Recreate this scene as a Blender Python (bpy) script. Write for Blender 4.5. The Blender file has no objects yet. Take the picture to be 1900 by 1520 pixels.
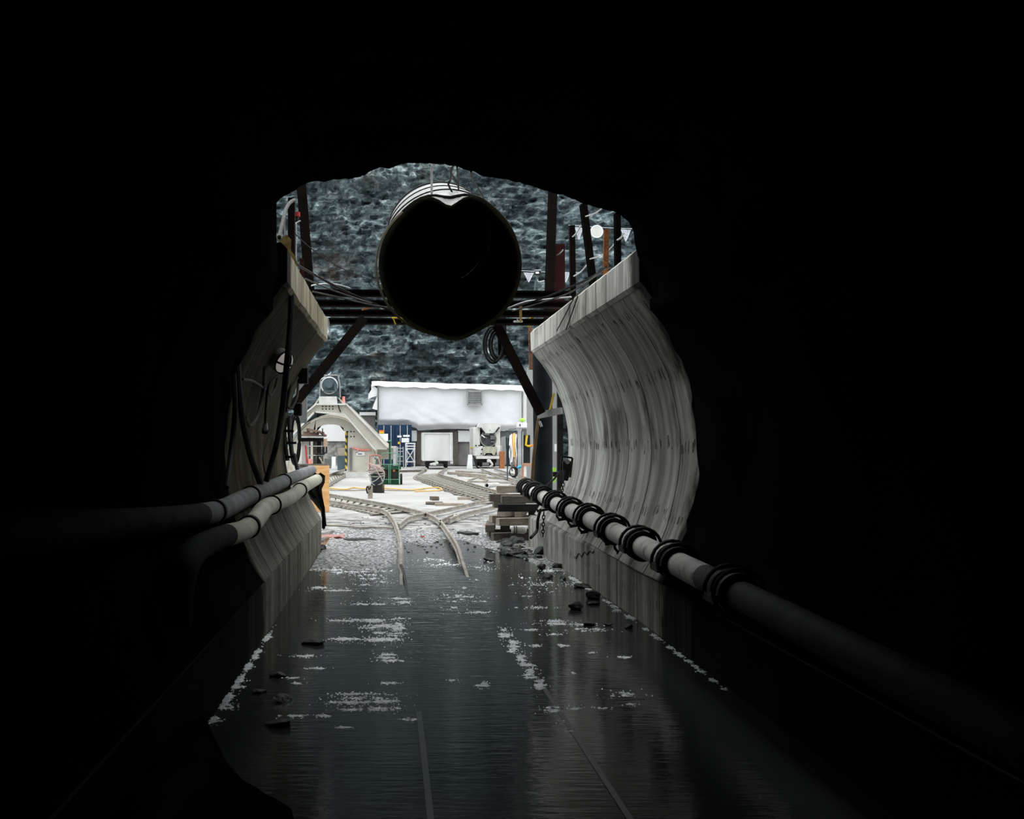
import bpy, bmesh, math, random
from mathutils import Vector, Matrix, noise, Quaternion

scene = bpy.context.scene
COL = scene.collection

# ------------------------------------------------------------------ camera
F_PX, CX, CY, CAM_H = 2200.0, 735.0, 812.0, 1.65      # tunnel axis runs along +Y, camera stands at the origin
cam_data = bpy.data.cameras.new('camera')
cam_data.sensor_fit = 'HORIZONTAL'
cam_data.sensor_width = 36.0
cam_data.lens = 36.0 * F_PX / 1900.0
cam_data.shift_x = (950.0 - CX) / 1900.0
cam_data.shift_y = (CY - 760.0) / 1900.0
cam_data.clip_start, cam_data.clip_end = 0.05, 500
cam = bpy.data.objects.new('camera', cam_data)
cam.location = (0, 0, CAM_H)
cam.rotation_euler = (math.pi / 2, 0, 0)
COL.objects.link(cam)
scene.camera = cam

# ------------------------------------------------------------------ sky: bright overcast
world = bpy.data.worlds.new('overcast_sky')
scene.world = world
world.use_nodes = True
wt = world.node_tree
bg = wt.nodes['Background']
tc = wt.nodes.new('ShaderNodeTexCoord')
sx = wt.nodes.new('ShaderNodeSeparateXYZ')
wr = wt.nodes.new('ShaderNodeValToRGB')
wr.color_ramp.elements[0].position = 0.15
wr.color_ramp.elements[0].color = (0.38, 0.43, 0.46, 1)
wr.color_ramp.elements[1].position = 0.95
wr.color_ramp.elements[1].color = (1.32, 1.36, 1.38, 1)
wt.links.new(tc.outputs['Generated'], sx.inputs[0])
wt.links.new(sx.outputs['Z'], wr.inputs[0])
wt.links.new(wr.outputs[0], bg.inputs['Color'])
bg.inputs['Strength'].default_value = 1.0

# ------------------------------------------------------------------ exposure
vs = scene.view_settings
vs.view_transform = 'Standard'
vs.look = 'None'
vs.gamma = 1.0
vs.exposure = 1.45
vs.use_curve_mapping = False
scene.cycles.max_bounces = 8
scene.cycles.diffuse_bounces = 4

# ------------------------------------------------------------------ helpers
def P(px, py, Y):
    """photo pixel (1900 x 1520) at distance Y along the tunnel"""
    return Vector(((px - CX) / F_PX * Y, Y, CAM_H + (CY - py) / F_PX * Y))

def G(px, py, z=0.0):
    Y = (CAM_H - z) * F_PX / (py - CY)
    return Vector(((px - CX) / F_PX * Y, Y, z))

def at_x(px, py, X):
    """point of the pixel's line of sight in the plane x = X"""
    return P(px, py, X * F_PX / (px - CX))

def lerp(a, b, t):
    return a + (b - a) * t

def mat(name, c1, c2=None, scale=3.0, rough=0.7, metal=0.0, bump=0.0, stretch=(1, 1, 1), detail=5.0,
        lo=0.35, hi=0.65, spec=0.25, bump_scale=None, uv=False, rust=None, rust_at=0.6, rust_scale=2.0):
    m = bpy.data.materials.new(name)
    m.use_nodes = True
    nt = m.node_tree
    b = nt.nodes['Principled BSDF']
    b.inputs['Roughness'].default_value = rough
    b.inputs['Metallic'].default_value = metal
    b.inputs['Specular IOR Level'].default_value = spec
    if c2 is None:
        c2 = tuple(x * 0.8 for x in c1)
    t = nt.nodes.new('ShaderNodeTexCoord')
    mp = nt.nodes.new('ShaderNodeMapping')
    mp.inputs['Scale'].default_value = stretch
    nt.links.new(t.outputs['UV' if uv else 'Object'], mp.inputs[0])
    n = nt.nodes.new('ShaderNodeTexNoise')
    n.inputs['Scale'].default_value = scale
    n.inputs['Detail'].default_value = detail
    nt.links.new(mp.outputs[0], n.inputs['Vector'])
    r = nt.nodes.new('ShaderNodeValToRGB')
    r.color_ramp.elements[0].position = lo
    r.color_ramp.elements[1].position = hi
    r.color_ramp.elements[0].color = (*c1, 1)
    r.color_ramp.elements[1].color = (*c2, 1)
    nt.links.new(n.outputs['Fac'], r.inputs[0])
    col = r.outputs[0]
    if rust:
        n3 = nt.nodes.new('ShaderNodeTexNoise')
        n3.inputs['Scale'].default_value = rust_scale
        n3.inputs['Detail'].default_value = 4
        nt.links.new(mp.outputs[0], n3.inputs['Vector'])
        r3 = nt.nodes.new('ShaderNodeValToRGB')
        r3.color_ramp.elements[0].position = rust_at
        r3.color_ramp.elements[1].position = min(0.99, rust_at + 0.08)
        r3.color_ramp.elements[0].color = (0, 0, 0, 1)
        r3.color_ramp.elements[1].color = (1, 1, 1, 1)
        nt.links.new(n3.outputs['Fac'], r3.inputs[0])
        mx = nt.nodes.new('ShaderNodeMix')
        mx.data_type = 'RGBA'
        mx.inputs[7].default_value = (*rust, 1)
        nt.links.new(r3.outputs[0], mx.inputs[0])
        nt.links.new(col, mx.inputs[6])
        col = mx.outputs[2]
    nt.links.new(col, b.inputs['Base Color'])
    if bump:
        n2 = nt.nodes.new('ShaderNodeTexNoise')
        n2.inputs['Scale'].default_value = bump_scale or scale * 4
        n2.inputs['Detail'].default_value = 6
        nt.links.new(mp.outputs[0], n2.inputs['Vector'])
        bp = nt.nodes.new('ShaderNodeBump')
        bp.inputs['Strength'].default_value = bump
        bp.inputs['Distance'].default_value = 0.05
        nt.links.new(n2.outputs['Fac'], bp.inputs['Height'])
        nt.links.new(bp.outputs[0], b.inputs['Normal'])
    return m

def root_loc(o):
    v = Vector((0, 0, 0))
    while o is not None:
        v += o.location
        o = o.parent
    return v

def obj(name, bm, m, parent=None, smooth=False, kind=None, origin=None):
    """links a bmesh drawn in world coordinates as ONE mesh object"""
    if parent is None:
        if origin is None:
            xs = [v.co for v in bm.verts]
            lo = Vector((min(c[i] for c in xs) for i in range(3)))
            hi = Vector((max(c[i] for c in xs) for i in range(3)))
            origin = Vector(((lo.x + hi.x) / 2, (lo.y + hi.y) / 2, lo.z))
        loc = Vector(origin)
    else:
        loc = root_loc(parent)
    for v in bm.verts:
        v.co -= loc
    bmesh.ops.recalc_face_normals(bm, faces=bm.faces[:])
    me = bpy.data.meshes.new(name)
    bm.to_mesh(me)
    bm.free()
    for mm in (m if isinstance(m, (list, tuple)) else [m]):
        me.materials.append(mm)
    if smooth:
        for p in me.polygons:
            p.use_smooth = True
        try:
            me.set_sharp_from_angle(angle=math.radians(40))
        except Exception:
            pass
    o = bpy.data.objects.new(name, me)
    COL.objects.link(o)
    if parent is None:
        o.location = loc
    else:
        o.parent = parent
    if kind:
        o['kind'] = kind
    return o

def tag(o, label, cat, group=None):
    o['label'] = label
    o['category'] = cat
    if group:
        o['group'] = group
    return o

def thing(name, label, cat, loc, group=None):
    o = bpy.data.objects.new(name, None)
    COL.objects.link(o)
    o.location = loc
    o.empty_display_size = 0.2
    return tag(o, label, cat, group)

def dup(root, loc, label=None, group=None):
    r = root.copy()
    COL.objects.link(r)
    r.location = loc
    if label:
        r['label'] = label
    if group:
        r['group'] = group
    for ch in list(root.children):
        c = ch.copy()
        COL.objects.link(c)
        c.parent = r
        for g in ch.children:
            d = g.copy()
            COL.objects.link(d)
            d.parent = c
    return r

def BM():
    return bmesh.new()

def frame(d, up=Vector((0, 0, 1))):
    d = d.normalized()
    if abs(d.dot(up)) > 0.98:
        up = Vector((0, 1, 0))
    s = d.cross(up).normalized()
    u = s.cross(d).normalized()
    return d, s, u

def box(bm, c, size, rot=None, bevel=0.0, mi=0):
    sx_, sy_, sz_ = [x / 2 for x in size]
    M = Matrix.Translation(Vector(c)) @ (rot.to_4x4() if rot else Matrix.Identity(4))
    vs_ = [bm.verts.new(M @ Vector((a * sx_, b * sy_, c_ * sz_))) for a in (-1, 1) for b in (-1, 1) for c_ in (-1, 1)]
    idx = [(0, 1, 3, 2), (4, 6, 7, 5), (0, 4, 5, 1), (2, 3, 7, 6), (0, 2, 6, 4), (1, 5, 7, 3)]
    fs = [bm.faces.new([vs_[i] for i in f]) for f in idx]
    for f in fs:
        f.material_index = mi
    if bevel:
        es = list({e for f in fs for e in f.edges})
        bmesh.ops.bevel(bm, geom=es, offset=bevel, segments=2, affect='EDGES', profile=0.5)

def bar(bm, p0, p1, w, h, up=Vector((0, 0, 1)), bevel=0.0):
    """rectangular bar: w across, h along up"""
    p0, p1 = Vector(p0), Vector(p1)
    d, s, u = frame(p1 - p0, up)
    R = Matrix((s, d, u)).transposed()
    box(bm, (p0 + p1) / 2, (w, (p1 - p0).length, h), R, bevel)

def prism(bm, pts2, p0, p1, up=Vector((0, 0, 1))):
    """2-D outline (side, up) swept from p0 to p1"""
    p0, p1 = Vector(p0), Vector(p1)
    d, s, u = frame(p1 - p0, up)
    a = [bm.verts.new(p0 + s * x + u * y) for x, y in pts2]
    b = [bm.verts.new(p1 + s * x + u * y) for x, y in pts2]
    n = len(pts2)
    for i in range(n):
        bm.faces.new((a[i], a[(i + 1) % n], b[(i + 1) % n], b[i]))
    bm.faces.new(a)
    bm.faces.new(b[::-1])

def hbeam(bm, p0, p1, w, h, t=0.015, up=Vector((0, 0, 1))):
    a, b = w / 2, h / 2
    o = [(-a, -b), (a, -b), (a, -b + t), (t / 2, -b + t), (t / 2, b - t), (a, b - t), (a, b), (-a, b), (-a, b - t),
         (-t / 2, b - t), (-t / 2, -b + t), (-a, -b + t)]
    prism(bm, o, p0, p1, up)

def smooth_path(pts, n=6):
    """Catmull-Rom through the points"""
    pts = [Vector(p) for p in pts]
    if len(pts) < 3:
        return pts
    e = [pts[0] * 2 - pts[1]] + pts + [pts[-1] * 2 - pts[-2]]
    out = []
    for i in range(1, len(e) - 2):
        a, b, c, d = e[i - 1], e[i], e[i + 1], e[i + 2]
        for k in range(n):
            t = k / n
            out.append(0.5 * ((2 * b) + (c - a) * t + (2 * a - 5 * b + 4 * c - d) * t * t + (3 * b - a - 3 * c + d) * t ** 3))
    out.append(pts[-1])
    return out

def tube(bm, pts, r, seg=8, cap=True, closed=False):
    pts = [Vector(p) for p in pts]
    n = len(pts)
    rings = []
    up = Vector((0, 0, 1))
    prev = None
    for i, p in enumerate(pts):
        if closed:
            d = (pts[(i + 1) % n] - pts[i - 1]).normalized()
        else:
            d = (pts[min(i + 1, n - 1)] - pts[max(i - 1, 0)]).normalized()
        if prev is None:
            _, s, u = frame(d)
        else:
            s = (prev - d * prev.dot(d)).normalized()
            u = s.cross(d)
        prev = s
        rr = r(i / max(1, n - 1)) if callable(r) else r
        rings.append([bm.verts.new(p + (s * math.cos(2 * math.pi * k / seg) + u * math.sin(2 * math.pi * k / seg)) * rr) for k in range(seg)])
    m = n if closed else n - 1
    for i in range(m):
        a, b = rings[i], rings[(i + 1) % n]
        for k in range(seg):
            bm.faces.new((a[k], a[(k + 1) % seg], b[(k + 1) % seg], b[k]))
    if cap and not closed:
        bm.faces.new(rings[0])
        bm.faces.new(rings[-1][::-1])

def ring(bm, c, axis, R, r, seg=24, rs=8):
    d, s, u = frame(Vector(axis))
    tube(bm, [Vector(c) + (s * math.cos(2 * math.pi * k / seg) + u * math.sin(2 * math.pi * k / seg)) * R for k in range(seg)], r, rs, closed=True)

def collar(bm, p0, p1, ri, ro, seg=20):
    """hollow cylinder from p0 to p1"""
    p0, p1 = Vector(p0), Vector(p1)
    d, s, u = frame(p1 - p0)
    R = []
    for p, rr in ((p0, ri), (p0, ro), (p1, ro), (p1, ri)):
        R.append([bm.verts.new(p + (s * math.cos(2 * math.pi * k / seg) + u * math.sin(2 * math.pi * k / seg)) * rr) for k in range(seg)])
    for i in range(4):
        a, b = R[i], R[(i + 1) % 4]
        for k in range(seg):
            bm.faces.new((a[k], a[(k + 1) % seg], b[(k + 1) % seg], b[k]))

def cyl(bm, p0, p1, r, seg=16, r2=None):
    tube(bm, [p0, p1], (lambda t: lerp(r, r if r2 is None else r2, t)), seg)

def plate(bm, outline, d0, d1):
    """outline of (x, z) points extruded from y = d0 to y = d1"""
    a = [bm.verts.new((x, d0, z)) for x, z in outline]
    b = [bm.verts.new((x, d1, z)) for x, z in outline]
    n = len(outline)
    for i in range(n):
        bm.faces.new((a[i], b[i], b[(i + 1) % n], a[(i + 1) % n]))
    fa = bm.faces.new(a)
    fb = bm.faces.new(b[::-1])
    bmesh.ops.triangulate(bm, faces=[fa, fb])

def rock(bm, c, size, rng, sub=2, rough=0.35):
    t = bmesh.new()
    bmesh.ops.create_icosphere(t, subdivisions=sub, radius=0.5)
    off = Vector((rng.uniform(-50, 50), rng.uniform(-50, 50), rng.uniform(-50, 50)))
    planes = []
    for _ in range(7):
        n = Vector((rng.gauss(0, 1), rng.gauss(0, 1), rng.gauss(0, 1))).normalized()
        planes.append((n, rng.uniform(0.26, 0.42)))
    rot = Matrix.Rotation(rng.uniform(0, 6.28), 3, 'Z') @ Matrix.Rotation(rng.uniform(-.25, .25), 3, 'X')
    vm = {}
    for v in t.verts:
        p = v.co.copy()
        p *= 1 + rough * noise.noise(p * 2.5 + off)
        for n, dd in planes:
            k = p.dot(n)
            if k > dd:
                p -= n * (k - dd)
        p = rot @ Vector((p.x * size[0], p.y * size[1], p.z * size[2])) * 1.25
        vm[v] = bm.verts.new(Vector(c) + p)
    for f in t.faces:
        bm.faces.new([vm[v] for v in f.verts])
    t.free()

def fbm(p, octv=5, lac=2.1, gain=0.5):
    a, s, f = 1.0, 0.0, 1.0
    for _ in range(octv):
        s += a * noise.noise(p * f)
        a *= gain
        f *= lac
    return s
# ------------------------------------------------------------------ materials
def concrete_wall(name, dark, light, dirt=0.5, seam=1.15, wet=0.0):
    """board marked concrete; u runs along the tunnel (metres), v up the curve (metres)"""
    m = bpy.data.materials.new(name)
    m.use_nodes = True
    nt = m.node_tree
    L = nt.links.new
    b = nt.nodes['Principled BSDF']
    b.inputs['Roughness'].default_value = 0.85
    b.inputs['Specular IOR Level'].default_value = 0.05
    uv = nt.nodes.new('ShaderNodeTexCoord').outputs['UV']
    def mapped(sc, off=(0, 0, 0)):
        mp = nt.nodes.new('ShaderNodeMapping')
        mp.inputs['Scale'].default_value = sc
        mp.inputs['Location'].default_value = off
        L(uv, mp.inputs[0])
        return mp.outputs[0]
    def nz(sc, off=(0, 0, 0), det=5, s=1.0):
        n = nt.nodes.new('ShaderNodeTexNoise')
        n.inputs['Scale'].default_value = s
        n.inputs['Detail'].default_value = det
        L(mapped(sc, off), n.inputs['Vector'])
        return n.outputs['Fac']
    def ramp(f, p0, p1, c0, c1):
        r = nt.nodes.new('ShaderNodeValToRGB')
        r.color_ramp.elements[0].position = p0
        r.color_ramp.elements[1].position = p1
        r.color_ramp.elements[0].color = (*c0, 1)
        r.color_ramp.elements[1].color = (*c1, 1)
        L(f, r.inputs[0])
        return r.outputs[0]
    def mul(a, c, fac=1.0):
        x = nt.nodes.new('ShaderNodeMix')
        x.data_type = 'RGBA'
        x.blend_type = 'MULTIPLY'
        x.inputs[0].default_value = fac
        L(a, x.inputs[6])
        L(c, x.inputs[7])
        return x.outputs[2]
    def math_(op, a, v):
        x = nt.nodes.new('ShaderNodeMath')
        x.operation = op
        L(a, x.inputs[0])
        if isinstance(v, (int, float)):
            x.inputs[1].default_value = v
        else:
            L(v, x.inputs[1])
        return x.outputs[0]
    base = ramp(nz((0.9, 0.9, 1), s=1.3), 0.3, 0.7, dark, light)
    streak = ramp(nz((3.6, 0.40, 1), (3, 1, 0), 8), 0.36, 0.62, (0.42, 0.41, 0.39), (1.1, 1.1, 1.1))
    fine = ramp(nz((15.0, 0.8, 1), (9, 4, 0), 6), 0.34, 0.6, (0.66, 0.65, 0.62), (1.08, 1.08, 1.08))
    c = mul(mul(base, streak, 0.9), fine, 0.8)
    # ring joints
    sxyz = nt.nodes.new('ShaderNodeSeparateXYZ')
    L(uv, sxyz.inputs[0])
    wob = nz((0.4, 2.0, 1), (5, 5, 0), 3)
    u = math_('ADD', sxyz.outputs[0], math_('MULTIPLY', wob, 0.10))
    fr = math_('FRACT', math_('DIVIDE', u, seam), 0)
    jl = math_('LESS_THAN', fr, 0.03)
    jr = ramp(jl, 0.4, 0.6, (1, 1, 1), (0.12, 0.12, 0.11))
    c = mul(c, jr, 0.9)
    # rows of drips under the lift lines
    v = sxyz.outputs[1]
    fv = math_('FRACT', math_('DIVIDE', math_('ADD', v, math_('MULTIPLY', nz((3, 3, 1), (1, 8, 0)), 0.25)), 0.62), 0)
    row = math_('LESS_THAN', fv, 0.16)
    dash = math_('GREATER_THAN', nz((20.0, 3.0, 1), (2, 2, 0), 3), 0.585)
    dd = math_('MULTIPLY', row, dash)
    c = mul(c, ramp(dd, 0.4, 0.6, (1, 1, 1), (0.10, 0.10, 0.09)), dirt)
    blot = ramp(nz((1.6, 1.1, 1), (12, 7, 0), 7), 0.57, 0.70, (1, 1, 1), (0.22, 0.22, 0.21))
    c = mul(c, blot, dirt)
    # shade under the end of the roof, painted as a ragged dark fade
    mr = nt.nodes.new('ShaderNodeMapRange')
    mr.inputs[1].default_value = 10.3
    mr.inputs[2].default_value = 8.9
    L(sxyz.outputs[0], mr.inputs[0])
    roof_shade = math_('ADD', mr.outputs[0], math_('MULTIPLY', nz((2.2, 1.3, 1), (7, 3, 0), 7), 1.1))
    c = mul(c, ramp(roof_shade, 0.78, 1.25, (1, 1, 1), (0.09, 0.09, 0.088)))
    L(c, b.inputs['Base Color'])
    bp = nt.nodes.new('ShaderNodeBump')
    bp.inputs['Strength'].default_value = 0.35
    bp.inputs['Distance'].default_value = 0.02
    L(nz((14.0, 1.2, 1), (3, 3, 0), 6), bp.inputs['Height'])
    L(bp.outputs[0], b.inputs['Normal'])
    return m

def rock_face():
    m = bpy.data.materials.new('slate_rock')
    m.use_nodes = True
    nt = m.node_tree
    L = nt.links.new
    b = nt.nodes['Principled BSDF']
    b.inputs['Roughness'].default_value = 0.6
    b.inputs['Specular IOR Level'].default_value = 0.3
    t = nt.nodes.new('ShaderNodeTexCoord').outputs['Object']
    def nz(sc, s, det=8, off=(0, 0, 0), dist=0.0):
        mp = nt.nodes.new('ShaderNodeMapping')
        mp.inputs['Scale'].default_value = sc
        mp.inputs['Location'].default_value = off
        L(t, mp.inputs[0])
        n = nt.nodes.new('ShaderNodeTexNoise')
        n.inputs['Scale'].default_value = s
        n.inputs['Detail'].default_value = det
        n.inputs['Distortion'].default_value = dist
        L(mp.outputs[0], n.inputs['Vector'])
        return n.outputs['Fac']
    def ramp(f, stops):
        r = nt.nodes.new('ShaderNodeValToRGB')
        while len(r.color_ramp.elements) < len(stops):
            r.color_ramp.elements.new(0.5)
        for e, (p, c) in zip(r.color_ramp.elements, stops):
            e.position = p
            e.color = (*c, 1)
        L(f, r.inputs[0])
        return r.outputs[0]
    def mix(a, c, f, blend='MIX'):
        x = nt.nodes.new('ShaderNodeMix')
        x.data_type = 'RGBA'
        x.blend_type = blend
        if isinstance(f, float):
            x.inputs[0].default_value = f
        else:
            L(f, x.inputs[0])
        L(a, x.inputs[6])
        L(c, x.inputs[7])
        return x.outputs[2]
    def vor(sc, s, off=(0, 0, 0), warp=0.35, feature='F1'):
        mp = nt.nodes.new('ShaderNodeMapping')
        mp.inputs['Scale'].default_value = sc
        mp.inputs['Location'].default_value = off
        L(t, mp.inputs[0])
        nn = nt.nodes.new('ShaderNodeTexNoise')
        nn.inputs['Scale'].default_value = s * 0.8
        nn.inputs['Detail'].default_value = 5
        L(mp.outputs[0], nn.inputs['Vector'])
        mx = nt.nodes.new('ShaderNodeMix')
        mx.data_type = 'VECTOR'
        mx.inputs[0].default_value = warp
        L(mp.outputs[0], mx.inputs[4])
        L(nn.outputs['Color'], mx.inputs[5])
        v = nt.nodes.new('ShaderNodeTexVoronoi')
        v.feature = feature
        if feature == 'F1':
            v.distance = 'MANHATTAN'
        v.inputs['Scale'].default_value = s
        L(mx.outputs[1], v.inputs['Vector'])
        return v
    def sep(c_):
        s_ = nt.nodes.new('ShaderNodeSeparateColor')
        L(c_, s_.inputs[0])
        return s_.outputs[0]
    strata = nz((0.8, 0.9, 1.35), 1.5, 13, dist=0.15)
    c = ramp(strata, [(0.33, (0.034, 0.047, 0.051)), (0.46, (0.100, 0.125, 0.131)), (0.60, (0.165, 0.193, 0.198)), (0.76, (0.42, 0.45, 0.45))])
    f1 = ramp(sep(vor((0.6, 0.7, 1.3), 1.7).outputs['Color']), [(0.0, (0.45, 0.48, 0.50)), (0.55, (0.95, 0.97, 0.98)), (1.0, (1.75, 1.75, 1.72))])
    c = mix(c, f1, 0.75, 'MULTIPLY')
    f2 = ramp(sep(vor((0.9, 1.2, 2.1), 3.8, (5, 2, 8)).outputs['Color']), [(0.0, (0.5, 0.52, 0.54)), (0.6, (0.95, 0.97, 0.98)), (1.0, (2.1, 2.1, 2.05))])
    c = mix(c, f2, 0.7, 'MULTIPLY')
    crack = ramp(vor((0.34, 0.5, 0.95), 1.2, (2, 2, 2), 0.5, 'DISTANCE_TO_EDGE').outputs['Distance'], [(0.0, (0.22, 0.25, 0.27)), (0.07, (1, 1, 1))])
    c = mix(c, crack, 0.8, 'MULTIPLY')
    blotch = ramp(nz((0.10, 0.2, 0.14), 1.0, 5, (4, 2, 9)), [(0.3, (0.62, 0.68, 0.72)), (0.7, (1.25, 1.22, 1.18))])
    c = mix(c, blotch, 1.0, 'MULTIPLY')
    streak = ramp(nz((1.1, 1, 0.12), 1.0, 6, (3, 1, 5)), [(0.36, (0.55, 0.58, 0.60)), (0.6, (1.12, 1.12, 1.12))])
    c = mix(c, streak, 0.8, 'MULTIPLY')
    rustc = ramp(nz((0.5, 0.5, 0.22), 1.0, 4, (1, 7, 3)), [(0.3, (0.16, 0.10, 0.07)), (0.7, (0.28, 0.18, 0.13))])
    rf = ramp(nz((0.22, 0.3, 0.10), 1.0, 6, (21, 3, 4)), [(0.68, (0, 0, 0)), (0.78, (0.35, 0.35, 0.35))])
    c = mix(c, rustc, rf)
    L(c, b.inputs['Base Color'])
    bp = nt.nodes.new('ShaderNodeBump')
    bp.inputs['Strength'].default_value = 0.6
    bp.inputs['Distance'].default_value = 0.3
    L(nz((0.9, 1.0, 1.5), 3.2, 12, dist=0.1), bp.inputs['Height'])
    L(bp.outputs[0], b.inputs['Normal'])
    return m

MT = {}
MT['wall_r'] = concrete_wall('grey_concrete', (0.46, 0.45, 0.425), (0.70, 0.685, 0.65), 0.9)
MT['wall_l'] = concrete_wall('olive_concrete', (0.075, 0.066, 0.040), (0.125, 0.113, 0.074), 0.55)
MT['ledge'] = concrete_wall('ledge_concrete', (0.16, 0.155, 0.13), (0.28, 0.272, 0.235), 0.5)  # lighter than the wall above: sky light on the slope put into the colour
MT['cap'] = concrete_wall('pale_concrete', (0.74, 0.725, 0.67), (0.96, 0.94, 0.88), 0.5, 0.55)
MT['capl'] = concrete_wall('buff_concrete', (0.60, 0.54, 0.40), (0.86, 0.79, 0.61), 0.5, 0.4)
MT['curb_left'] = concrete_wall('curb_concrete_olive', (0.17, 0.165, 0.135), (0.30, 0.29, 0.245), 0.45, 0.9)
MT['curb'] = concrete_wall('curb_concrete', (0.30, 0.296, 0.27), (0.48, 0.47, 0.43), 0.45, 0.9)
MT['curb_shade'] = mat('shade_dark_concrete', (0.006, 0.006, 0.0055), (0.014, 0.014, 0.013), 2, 0.9, bump=0.2, spec=0.02)  # dark copy of the curb; shade below the roof painted in
MT['side_lining'] = mat('shade_dark_side_concrete', (0.003, 0.003, 0.0028), (0.010, 0.010, 0.009), 1.2, 0.95, bump=0.4, spec=0.0)  # tunnel shade on the side walls, painted as near-black concrete
MT['lining'] = mat('shade_dark_shotcrete', (0.0035, 0.0035, 0.0035), (0.008, 0.008, 0.0075), 2.0, 0.95, bump=0.5, spec=0.0)  # near-black: darkness of the roofed tunnel put into the colour
MT['rock'] = rock_face()
MT['rubble'] = mat('wet_dark_rock', (0.014, 0.015, 0.014), (0.055, 0.055, 0.052), 6, 0.4, bump=0.6, spec=0.15)
MT['palerock'] = mat('dusty_rock', (0.12, 0.12, 0.11), (0.33, 0.32, 0.30), 6, 0.8, bump=0.5)
MT['rust_dark'] = mat('dark_rusty_steel', (0.0045, 0.003, 0.0026), (0.009, 0.0055, 0.005), 5, 0.85, bump=0.2, spec=0.08)
MT['rust_red'] = mat('red_oxide_steel', (0.026, 0.007, 0.006), (0.04, 0.012, 0.010), 5, 0.85, bump=0.1, spec=0.08)
MT['rust_orange'] = mat('flaking_orange_rust', (0.46, 0.17, 0.05), (0.24, 0.09, 0.04), 14, 0.9, bump=0.5, rust=(0.10, 0.05, 0.03), rust_at=0.58, rust_scale=30)
MT['black_steel'] = mat('black_steel', (0.009, 0.009, 0.009), (0.022, 0.020, 0.018), 6, 0.6, bump=0.15, spec=0.2)
MT['black_rubber'] = mat('black_rubber', (0.010, 0.010, 0.010), (0.018, 0.018, 0.017), 8, 0.7, spec=0.2)
MT['grey_rubber'] = mat('grey_hose', (0.10, 0.10, 0.095), (0.16, 0.16, 0.15), 8, 0.7, spec=0.1)
MT['pipe'] = mat('dusty_white_pipe', (0.68, 0.66, 0.63), (0.46, 0.44, 0.41), 5, 0.6, bump=0.1, rust=(0.22, 0.20, 0.18), rust_at=0.62, rust_scale=5)
MT['pipe_grey'] = mat('dusty_grey_pipe', (0.23, 0.23, 0.245), (0.15, 0.15, 0.15), 5, 0.65, bump=0.1)
MT['pipe_shade'] = mat('shade_grey_pipe', (0.06, 0.06, 0.056), (0.10, 0.10, 0.092), 5, 0.7, spec=0.1)  # right pipe's fade into the dark tunnel, painted as a darker copy
MT['pipe_dark'] = mat('shade_black_pipe', (0.025, 0.025, 0.024), (0.045, 0.045, 0.043), 5, 0.8, spec=0.05)  # left pipes' near lengths, darkened in colour to stand for shade
MT['pipe_cream'] = mat('cream_plastic_pipe', (0.60, 0.585, 0.47), (0.43, 0.415, 0.33), 4, 0.45)
MT['duct_out'] = mat('vent_duct_skin', (0.60, 0.57, 0.56), (0.46, 0.44, 0.43), 2, 0.28, stretch=(1, 3, 1))
MT['duct_in'] = mat('vent_duct_inner_shade', (0.010, 0.010, 0.010), (0.018, 0.018, 0.017), 3, 0.45)  # black stands for the unlit inside of the duct
MT['duct_lip'] = mat('yellowed_plastic_lip', (0.42, 0.40, 0.29), (0.30, 0.28, 0.19), 3, 0.3)
MT['galv'] = mat('galvanised_steel', (0.55, 0.56, 0.56), (0.40, 0.41, 0.41), 6, 0.4, metal=0.6)
MT['cream'] = mat('cream_paint', (0.56, 0.53, 0.46), (0.47, 0.44, 0.37), 1.2, 0.55, rust=(0.34, 0.27, 0.17), rust_at=0.66, rust_scale=1.6)
MT['white_paint'] = mat('dusty_white_paint', (0.62, 0.61, 0.58), (0.48, 0.47, 0.44), 2, 0.55, rust=(0.36, 0.33, 0.27), rust_at=0.64, rust_scale=3)
MT['car_white'] = mat('white_car_paint', (0.60, 0.60, 0.59), (0.50, 0.50, 0.49), 1.2, 0.6, stretch=(1, 1, .35))
MT['teal_grey'] = mat('blue_grey_paint', (0.075, 0.105, 0.115), (0.05, 0.072, 0.080), 3, 0.45)
MT['pale_grey'] = mat('pale_grey_paint', (0.30, 0.30, 0.29), (0.25, 0.25, 0.24), 2, 0.6)
MT['tarp'] = mat('white_tarpaulin', (0.70, 0.70, 0.71), (0.64, 0.64, 0.645), 0.7, 0.5, bump=0.15, bump_scale=2)
MT['tarp_top'] = mat('white_roof_sheet', (0.72, 0.71, 0.70), (0.66, 0.65, 0.64), 1.0, 0.5)
MT['slate_panel'] = mat('grey_board', (0.125, 0.12, 0.12), (0.20, 0.192, 0.192), 1.6, 0.7)
MT['blue'] = mat('navy_container_paint', (0.006, 0.024, 0.060), (0.010, 0.032, 0.074), 1.6, 0.45)
MT['green'] = mat('green_paint', (0.013, 0.066, 0.032), (0.010, 0.045, 0.024), 4, 0.5)
MT['mint'] = mat('pale_green_paint', (0.08, 0.22, 0.13), (0.12, 0.27, 0.17), 5, 0.5)
MT['red'] = mat('red_paint', (0.55, 0.03, 0.03), (0.42, 0.03, 0.03), 5, 0.5)
MT['pink'] = mat('faded_pink_red', (0.80, 0.22, 0.18), (0.85, 0.34, 0.28), 5, 0.7)
MT['pink_hose'] = mat('dusty_pink_hose', (0.52, 0.30, 0.27), (0.42, 0.33, 0.30), 6, 0.7)
MT['grey_hose2'] = mat('dusty_grey_hose', (0.38, 0.36, 0.32), (0.28, 0.27, 0.24), 6, 0.7)
MT['yellow'] = mat('yellow_plastic', (0.75, 0.46, 0.02), (0.62, 0.38, 0.02), 4, 0.5)
MT['ochre'] = mat('ochre_strap', (0.42, 0.27, 0.02), (0.30, 0.19, 0.02), 4, 0.7)
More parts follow.
